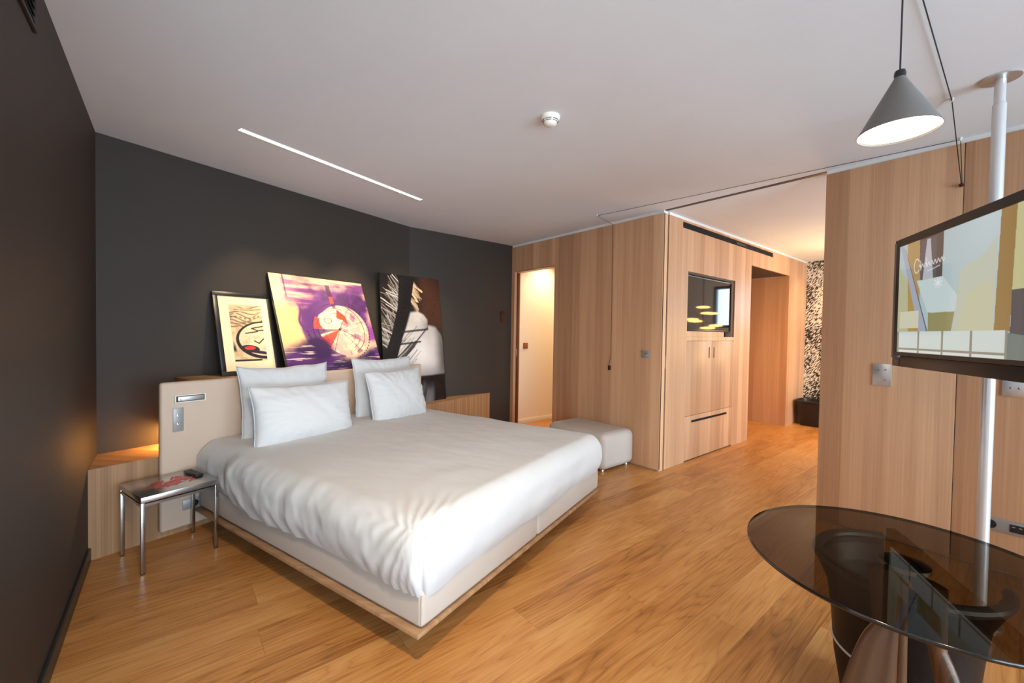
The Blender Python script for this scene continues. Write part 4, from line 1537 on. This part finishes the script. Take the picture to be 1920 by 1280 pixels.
# wall washer downlights by the wallpaper
for i, (x, y) in enumerate(((7.35, 1.75), (6.6, 1.55))):
    dl = empty('downlight', (x, y, H))
    tag(dl, ('recessed downlight by the dashed wallpaper, hidden behind the oak partition', 'recessed downlight outside the passage of the television wall')[i], 'lamp')
    MB().lathe([(0.045, -0.001), (0.045, -0.005), (0.033, -0.007), (0.033, -0.001)], 24).build('bezel', M_PWHITE, dl, smooth='auto')
    MB().lathe([(0.032, -0.002), (0.001, -0.003)], 20, cap=False).build('lens', M_SPOT, dl)
    lamp_spot('downlight_beam', (x, y, H - 0.015), (x, y + 0.25, 0), 26, WARM, 110, 0.9, 0.04)

# ------------------------------------------------------------------ pole television
PX, PY = 2.89, 0.095
ps = empty('television_pole', (PX, PY, 0))
tag(ps, 'pearl white floor to ceiling pole carrying a swivelling television', 'pole')
MB().lathe([(0.066, H - 0.0005), (0.066, H - 0.007), (0.0, H - 0.008)], 40, cap=False).build('ceiling_plate', M_ALU, ps, smooth='auto')
MB().lathe([(0.0185, 2.36), (0.0185, H - 0.008)], 32).build('upper_tube', M_POLE, ps, smooth='auto')
MB().lathe([(0.0225, 0.012), (0.0225, 2.362), (0.019, 2.366)], 32).build('main_tube', M_POLE, ps, smooth='auto')
MB().lathe([(0.075, 0.0005), (0.075, 0.010), (0.0225, 0.014)], 40).build('floor_plate', M_ALU, ps, smooth='auto')
ax = math.atan2(-0.506, -0.862)
t2 = Vector((-0.862, -0.506, 0))
nn = Vector((-0.506, 0.862, 0))
# television frame: local x along its width, local -y is the screen side
TVW = 1.13
tb = empty('pole_television', (3.192 + t2.x * TVW / 2, 0.468 + t2.y * TVW / 2, 1.15), ax)
tag(tb, 'lit flat television on the pole showing a hotel welcome menu', 'television')
# local axes: x = t2; y = rot90(t2) = (-t2.y, t2.x) = (0.506,-0.862) = away from the viewer
hwv = TVW / 2
MB().box(-hwv, hwv, 0.004, 0.045, 0.058, 0.702).build('housing', M_BLACK, tb, bevel=0.003)
be = MB()
for q in ((-hwv, hwv, 0.662, 0.703), (-hwv, hwv, 0.058, 0.078)):
    be.box(q[0], q[1], -0.004, 0.004, q[2], q[3])
for q in ((-hwv, -hwv + 0.040), (hwv - 0.040, hwv)):
    be.box(q[0], q[1], -0.004, 0.004, 0.078, 0.668)
be.build('bezel', M_BLACK, tb)
MB().box(-hwv - 0.006, -hwv + 0.014, -0.006, 0.04, 0.045, 0.690).build('side_trim', M_TRIMG, tb, bevel=0.002)
MB().box(-hwv + 0.075, hwv - 0.06, 0.000, 0.05, -0.002, 0.057).build('speaker_bar', M_BLACK, tb, bevel=0.002)
MB().box(-hwv - 0.006, -hwv + 0.07, 0.000, 0.045, -0.002, 0.044).build('bar_end', M_RIM, tb, bevel=0.002)
MB().box(-0.14, 0.14, 0.046, 0.09, 0.25, 0.50).build('wall_mount', M_BLACK, tb, bevel=0.003)
pl_ = Vector((PX, PY, 0)) - Vector((tb.location.x, tb.location.y, 0))
lx, ly = pl_.dot(t2), pl_.dot(Vector((0.506, -0.862, 0)))
MB().box(lx - 0.03, lx + 0.03, 0.09, ly - 0.024, 0.32, 0.43).build('swivel_arm', M_BLACK, tb, bevel=0.003)
MB().lathe([(0.0235, 0.30), (0.034, 0.30), (0.034, 0.45), (0.0235, 0.45)], 28, (lx, ly, 0)).build('clamp', M_BLACK, tb, smooth='auto')


def tv_picture():
    s0, s1, z0, z1 = 0.040, TVW - 0.040, 1.228, 1.818
    nx, ny = 420, 230
    X, Y = np.meshgrid(np.linspace(s0, s1, nx), np.linspace(z1, z0, ny))

    def poly(pts):
        ins = np.zeros(X.shape, bool)
        j = len(pts) - 1
        for i in range(len(pts)):
            xi, yi = pts[i]
            xj, yj = pts[j]
            cnd = ((yi > Y) != (yj > Y)) & (X < (xj - xi) * (Y - yi) / (yj - yi + 1e-12) + xi)
            ins ^= cnd
            j = i
        return ins * 1.0
    n = nfbm(X * 9, Y * 9, 3)
    c = np.zeros(X.shape + (3,)) + np.array(lin(186, 204, 208))
    c = over(c, (206, 222, 226), sm(0.4, 0.75, X) * sm(1.5, 1.8, Y) * 0.7)
    c = over(c, (198, 196, 158), poly([(0.04, 1.70), (0.20, 1.55), (0.25, 1.34), (0.04, 1.34)]))
    c = over(c, (188, 150, 82), poly([(0.12, 1.82), (0.235, 1.82), (0.25, 1.62), (0.25, 1.34), (0.15, 1.34), (0.13, 1.62)]) * 0.9)
    c = over(c, (96, 84, 80), poly([(0.235, 1.83), (0.436, 1.83), (0.430, 1.52), (0.39, 1.52), (0.385, 1.585), (0.25, 1.60)]))
    c = over(c, (104, 98, 100), poly([(0.25, 1.80), (0.381, 1.80), (0.386, 1.585), (0.249, 1.60)]))
    c = over(c, (214, 216, 222), poly([(0.30, 1.80), (0.33, 1.80), (0.345, 1.70), (0.36, 1.60), (0.27, 1.60), (0.285, 1.70)]) * 0.75)
    c = over(c, (206, 222, 222), poly([(0.219, 1.602), (0.437, 1.60), (0.548, 1.50), (0.545, 1.43), (0.325, 1.43)]))
    c = over(c, (158, 152, 104), poly([(0.328, 1.432), (0.532, 1.428), (0.511, 1.335), (0.333, 1.335)]))
    c = over(c, (204, 206, 180), poly([(0.565, 1.612), (0.72, 1.66), (0.78, 1.72), (0.778, 1.335), (0.518, 1.335)]) * 0.75)
    c = over(c, (214, 208, 150), poly([(0.60, 1.50), (0.76, 1.55), (0.775, 1.335), (0.55, 1.335)]) * 0.35)
    c = over(c, (160, 128, 76), poly([(0.796, 1.83), (0.876, 1.83), (0.86, 1.335), (0.778, 1.335)]))
    c = over(c, (204, 200, 150), poly([(0.876, 1.83), (1.10, 1.83), (1.10, 1.49), (0.864, 1.49)]))
    c = over(c, (86, 84, 88), poly([(0.864, 1.492), (1.10, 1.488), (1.10, 1.22), (0.86, 1.22)]))
    c = over(c, (120, 132, 126), poly([(0.85, 1.33), (1.10, 1.30), (1.10, 1.22), (0.85, 1.22)]))
    c = over(c, (176, 182, 196), poly([(0.045, 1.825), (0.095, 1.79), (0.322, 1.335), (0.255, 1.335)]))
    c = over(c, (110, 108, 112), poly([(0.10, 1.79), (0.112, 1.77), (0.332, 1.335), (0.32, 1.335)]))
    # menu tiles
    c = over(c, (150, 148, 132), poly([(0.04, 1.341), (0.85, 1.339), (0.85, 1.222), (0.04, 1.222)]))
    c = over(c, (222, 218, 192), poly([(0.063, 1.447), (0.247, 1.447), (0.247, 1.357), (0.063, 1.357)]))
    for i in range(4):
        x0_ = 0.062 + i * 0.1975
        c = over(c, (216, 228, 222), poly([(x0_, 1.340), (x0_ + 0.183, 1.340), (x0_ + 0.183, 1.252), (x0_, 1.252)]))
        c = over(c, (228, 234, 230), poly([(x0_, 1.242), (x0_ + 0.183, 1.242), (x0_ + 0.183, 1.230), (x0_, 1.230)]))
    # thin white script line across the picture
    def stroke(pts, w_=0.0032):
        nonlocal c
        for (a_, b_), (c_, d_) in zip(pts[:-1], pts[1:]):
            c = over(c, (244, 246, 246), seg(X, Y, a_, b_, c_, d_, w_) * 0.95)
    cap = [(0.215 + 0.024 * math.cos(t), 1.680 + 0.036 * math.sin(t)) for t in np.linspace(0.6, 5.6, 18)]
    stroke(cap)
    xx = np.linspace(0.235, 0.445, 60)
    stroke([(float(q), 1.672 + 0.05 * (float(q) - 0.235) + 0.010 * math.sin((float(q) - 0.235) * 240)) for q in xx], 0.0026)
    stroke([(0.25, 1.70), (0.252, 1.655)])
    stroke([(0.30, 1.71), (0.302, 1.665)])
    stroke([(0.31, 1.640), (0.41, 1.655)], 0.002)
    # small star flower
    for k in range(8):
        a_ = k * math.pi / 4 + 0.2
        stroke([(0.402, 1.572), (0.402 + 0.032 * math.cos(a_), 1.572 + 0.026 * math.sin(a_))], 0.0035)
    P = np.stack([X - hwv, np.full_like(X, -0.0005) + 0.0, Y - 1.15], -1)
    grid_mesh('screen', P, np.clip(c, 0, 1), M_TVPIC, tb)


tv_picture()

# ------------------------------------------------------------------ smoked glass table, tub chair
TGZ = 0.68
sc_ = (CAM_H - TGZ) / 0.58
TC = (1.482 * sc_, 0.180 * sc_)
TR = 0.3584 * sc_
gt = empty('glass_table', (TC[0], TC[1], 0))
tag(gt, 'round smoked glass table on sculpted walnut legs', 'table')
MB().lathe([(0.0001, TGZ), (TR - 0.002, TGZ)], 96, cap=False).build('glass_top', M_SMOKED, gt, smooth=True)
MB().lathe([(TR - 0.002, TGZ), (TR, TGZ - 0.002), (TR, TGZ - 0.008), (TR - 0.002, TGZ - 0.010)], 96, cap=False).build('glass_edge', pmat('dark_glass_edge', (0.012, 0.011, 0.010), 0.12, spec=0.6), gt, smooth=True)
MB().lathe([(0.055, TGZ - 0.014), (0.055, TGZ - 0.002), (0.0, TGZ - 0.001)], 32).build('mount_disc', M_STEELD, gt, smooth='auto')
# sculpted fins: each sweeps out towards the floor
def fin(ang, mat, tw, r_top, r_mid, r_bot, inner=(0.006, 0.006, 0.006), e=0.5):
    n = 30
    vs_, fs = [], []
    for i in range(n):
        t = i / (n - 1)
        z = (TGZ - 0.015) * (1 - t)
        if t < 0.25:
            q = math.sin(t / 0.25 * math.pi / 2)
            ro = r_top + (r_mid - r_top) * q
            ri = inner[0] + (inner[1] - inner[0]) * q
        else:
            q = (t - 0.25) / 0.75
            ro = r_mid + (r_bot - r_mid) * q ** e
            ri = inner[1] + (inner[2] - inner[1]) * q
        th_ = tw * (0.6 + 0.4 * t)
        md = (ri + ro) / 2
        hw2 = (ro - ri) / 2
        prof = [(ri, 0)] + [(md + hw2 * math.cos(k_), -th_ * math.sin(k_)) for k_ in np.linspace(math.pi * 0.86, math.pi * 0.14, 7)] + [(ro, 0)] + \
               [(md + hw2 * math.cos(k_), th_ * math.sin(k_)) for k_ in np.linspace(math.pi * 0.14, math.pi * 0.86, 7)]
        for (a_, b_) in prof:
            vs_.append((a_ * math.cos(ang) - b_ * math.sin(ang), a_ * math.sin(ang) + b_ * math.cos(ang), z))
    k = 16
    for i in range(n - 1):
        for j in range(k):
            fs.append((i * k + j, i * k + (j + 1) % k, (i + 1) * k + (j + 1) % k, (i + 1) * k + j))
    fs.append(tuple(range(k)))
    fs.append(tuple(range((n - 1) * k, n * k))[::-1])
    return MB().add(vs_, fs).build('leg', mat, gt, smooth='auto')


for ang, args in ((R(130), (0.09, 0.070, 0.205, (0.006, 0.006, 0.006), 0.62)), (R(245), (0.10, 0.10, 0.24, (0.006, 0.062, 0.16), 0.7)), (R(15), (0.08, 0.05, 0.075))):
    f_ = fin(ang, M_WALNUT, 0.026, *args)
    f_.location = (-0.02, 0.0, 0)

# tub chair behind the pedestal
CZ = 0.53
cs = (CAM_H - CZ) / 0.70
CC = (1.742 * cs, 0.214 * cs)
CR = 0.226 * cs
tcr = empty('tub_chair', (CC[0], CC[1], 0), 0.0)
tag(tcr, 'black leather tub chair with a dark brown inside pushed under the glass table', 'chair')
A0, A1 = R(22), R(282)    # shell from A0 counter-clockwise to A1 (opening faces away)
n = 44
vs_, fs = [], []
prof = [(0.60, 0.055), (0.64, 0.06), (0.72, 0.18), (0.765, 0.32), (0.82, CZ - 0.10), (0.935, CZ - 0.035), (0.985, CZ - 0.008), (0.95, CZ), (0.90, CZ - 0.004), (0.86, CZ - 0.04), (0.76, 0.42), (0.70, 0.36)]
for i in range(n):
    a_ = A0 + (A1 - A0) * i / (n - 1)
    for r_, z in prof:
        vs_.append((CR * r_ * math.cos(a_), CR * r_ * math.sin(a_), z))
k = len(prof)
for i in range(n - 1):
    for j in range(k - 1):
        fs.append((i * k + j, i * k + j + 1, (i + 1) * k + j + 1, (i + 1) * k + j))
fs.append(tuple(range(k)))
fs.append(tuple(range((n - 1) * k, n * k))[::-1])
MB().add(vs_, fs).build('shell', M_BLEATHER, tcr, smooth='auto')
vs_, fs = [], []
prof2 = [(0.868, CZ - 0.022), (0.795, 0.44), (0.72, 0.365)]
for i in range(n):
    a_ = A0 + 0.03 + (A1 - A0 - 0.06) * i / (n - 1)
    for r_, z in prof2:
        vs_.append((CR * (r_ - 0.004) * math.cos(a_), CR * (r_ - 0.004) * math.sin(a_), z))
for i in range(n - 1):
    for j in range(2):
        fs.append((i * 3 + j, i * 3 + j + 1, (i + 1) * 3 + j + 1, (i + 1) * 3 + j))
MB().add(vs_, fs).build('lining', M_BRLEATHER, tcr, smooth=True)
MB().lathe([(0.0, 0.075), (CR * 0.58, 0.08), (CR * 0.67, 0.25), (CR * 0.70, 0.36), (CR * 0.66, 0.395), (CR * 0.5, 0.405), (0.0, 0.408)], 40, cap=False).build('seat', M_BLEATHER, tcr, smooth='auto')
rimp = [(CR * 0.945 * math.cos(a_), CR * 0.945 * math.sin(a_), CZ + 0.002) for a_ in np.linspace(A0, A1, 50)]
MB().tube(rimp, 0.017, 10).build('arm_rail', M_RIM, tcr, smooth='auto')
pip = [(CR * 0.742 * math.cos(a_), CR * 0.742 * math.sin(a_), 0.235) for a_ in np.linspace(A0, A1, 50)]
MB().tube(pip, 0.004, 8).build('piping', M_PIPING, tcr, smooth=True)
a_ = R(222)
MB().tube([(CR * q * math.cos(a_), CR * q * math.sin(a_), z) for q, z in ((0.728, 0.18), (0.752, 0.26), (0.772, 0.325))], [0.005, 0.005, 0.003], 8).build('piping', M_PIPING, tcr, smooth=True)
for a_ in (R(45), R(135), R(225), R(315)):
    MB().tube([(CR * 0.45 * math.cos(a_), CR * 0.45 * math.sin(a_), 0.08), (CR * 0.62 * math.cos(a_), CR * 0.62 * math.sin(a_), 0.0)], [0.012, 0.008], 10).build('leg', M_BLACK, tcr, smooth='auto')

# ------------------------------------------------------------------ pendant lamp with its long cord
LP = (1.650, 0.248)
LZr = 1.906
pd = empty('pendant_lamp', (LP[0], LP[1], H))
tag(pd, 'dark conical pendant lamp hanging above the glass table', 'lamp')
z0 = LZr - H
MB().lathe([(0.010, z0 + 0.166), (0.0135, z0 + 0.155), (0.095, z0), (0.0935, z0 - 0.001), (0.0925, z0 + 0.002), (0.0115, z0 + 0.150), (0.006, z0 + 0.155)], 56, cap=False).build('shade', M_SHADE, pd, smooth='auto')
MB().lathe([(0.0, z0 + 0.0045), (0.0915, z0 + 0.0045)], 48, cap=False).build('diffuser', M_LAMP, pd)
MB().lathe([(0.0125, z0 + 0.152), (0.0140, z0 + 0.166), (0.012, z0 + 0.176), (0.003, z0 + 0.179)], 24).build('cap', M_BLACK, pd, smooth='auto')


def rel(p_):
    return (p_[0] - LP[0], p_[1] - LP[1], p_[2] - H)


hook = (LP[0], LP[1], H - 0.012)
clip1 = (2.957, 0.251, H - 0.012)
knob = (XW - 0.012, 0.252, 2.205)
clip2 = (XW - 0.022, 0.262, H - 0.012)
clip3 = (3.262, 2.695, H - 0.012)
wtop = (XW - 0.006, 2.748, PT - 0.004)
plug = (XW - 0.012, 2.752, 0.955)
MB().tube([(0, 0, z0 + 0.175), rel(hook)], 0.0022, 8).build('cord', M_CORD, pd)


def path(pts, sag=0.0, n=14):
    out = []
    for a_, b_ in zip(pts[:-1], pts[1:]):
        a_, b_ = Vector(a_), Vector(b_)
        for i in range(n):
            t = i / n
            out.append(a_.lerp(b_, t))
    out.append(Vector(pts[-1]))
    return out


MB().tube([rel(q) for q in path([hook, clip1, knob])], 0.0022, 6).build('cord', M_CORD, pd)
MB().tube([rel(q) for q in path([(knob[0], knob[1] - 0.003, knob[2]), clip2, clip3, wtop])], 0.0020, 6).build('cord', M_CORD, pd)
low = [Vector(wtop).lerp(Vector((XW - 0.005, 2.742, 1.16)), t) for t in np.linspace(0, 1, 16)]
low += [Vector((XW - 0.006, 2.738, 1.10)), Vector((XW - 0.008, 2.745, 1.04)), Vector((XW - 0.010, 2.760, 0.985)), Vector(plug)]
MB().tube([rel(q) for q in low], 0.0022, 6).build('cord', M_CORD, pd)
for q in (hook, clip1, clip2, clip3):
    MB().lathe([(0.008, 0.0115), (0.008, 0.004), (0.004, 0.0), (0.004, -0.005)], 14, rel(q)).build('cord_clip', M_PWHITE, pd, smooth='auto')
MB().lathe([(0.0045, 0.012), (0.011, 0.006), (0.012, -0.004), (0.006, -0.010)], 16, rel(knob)).build('cord_knob', M_BRONZE, pd, smooth='auto')
MB().box(-0.010, 0.010, -0.012, 0.012, -0.03, 0.016).build('cord_plug', M_BRONZE, pd, bevel=0.003, loc=rel(plug))
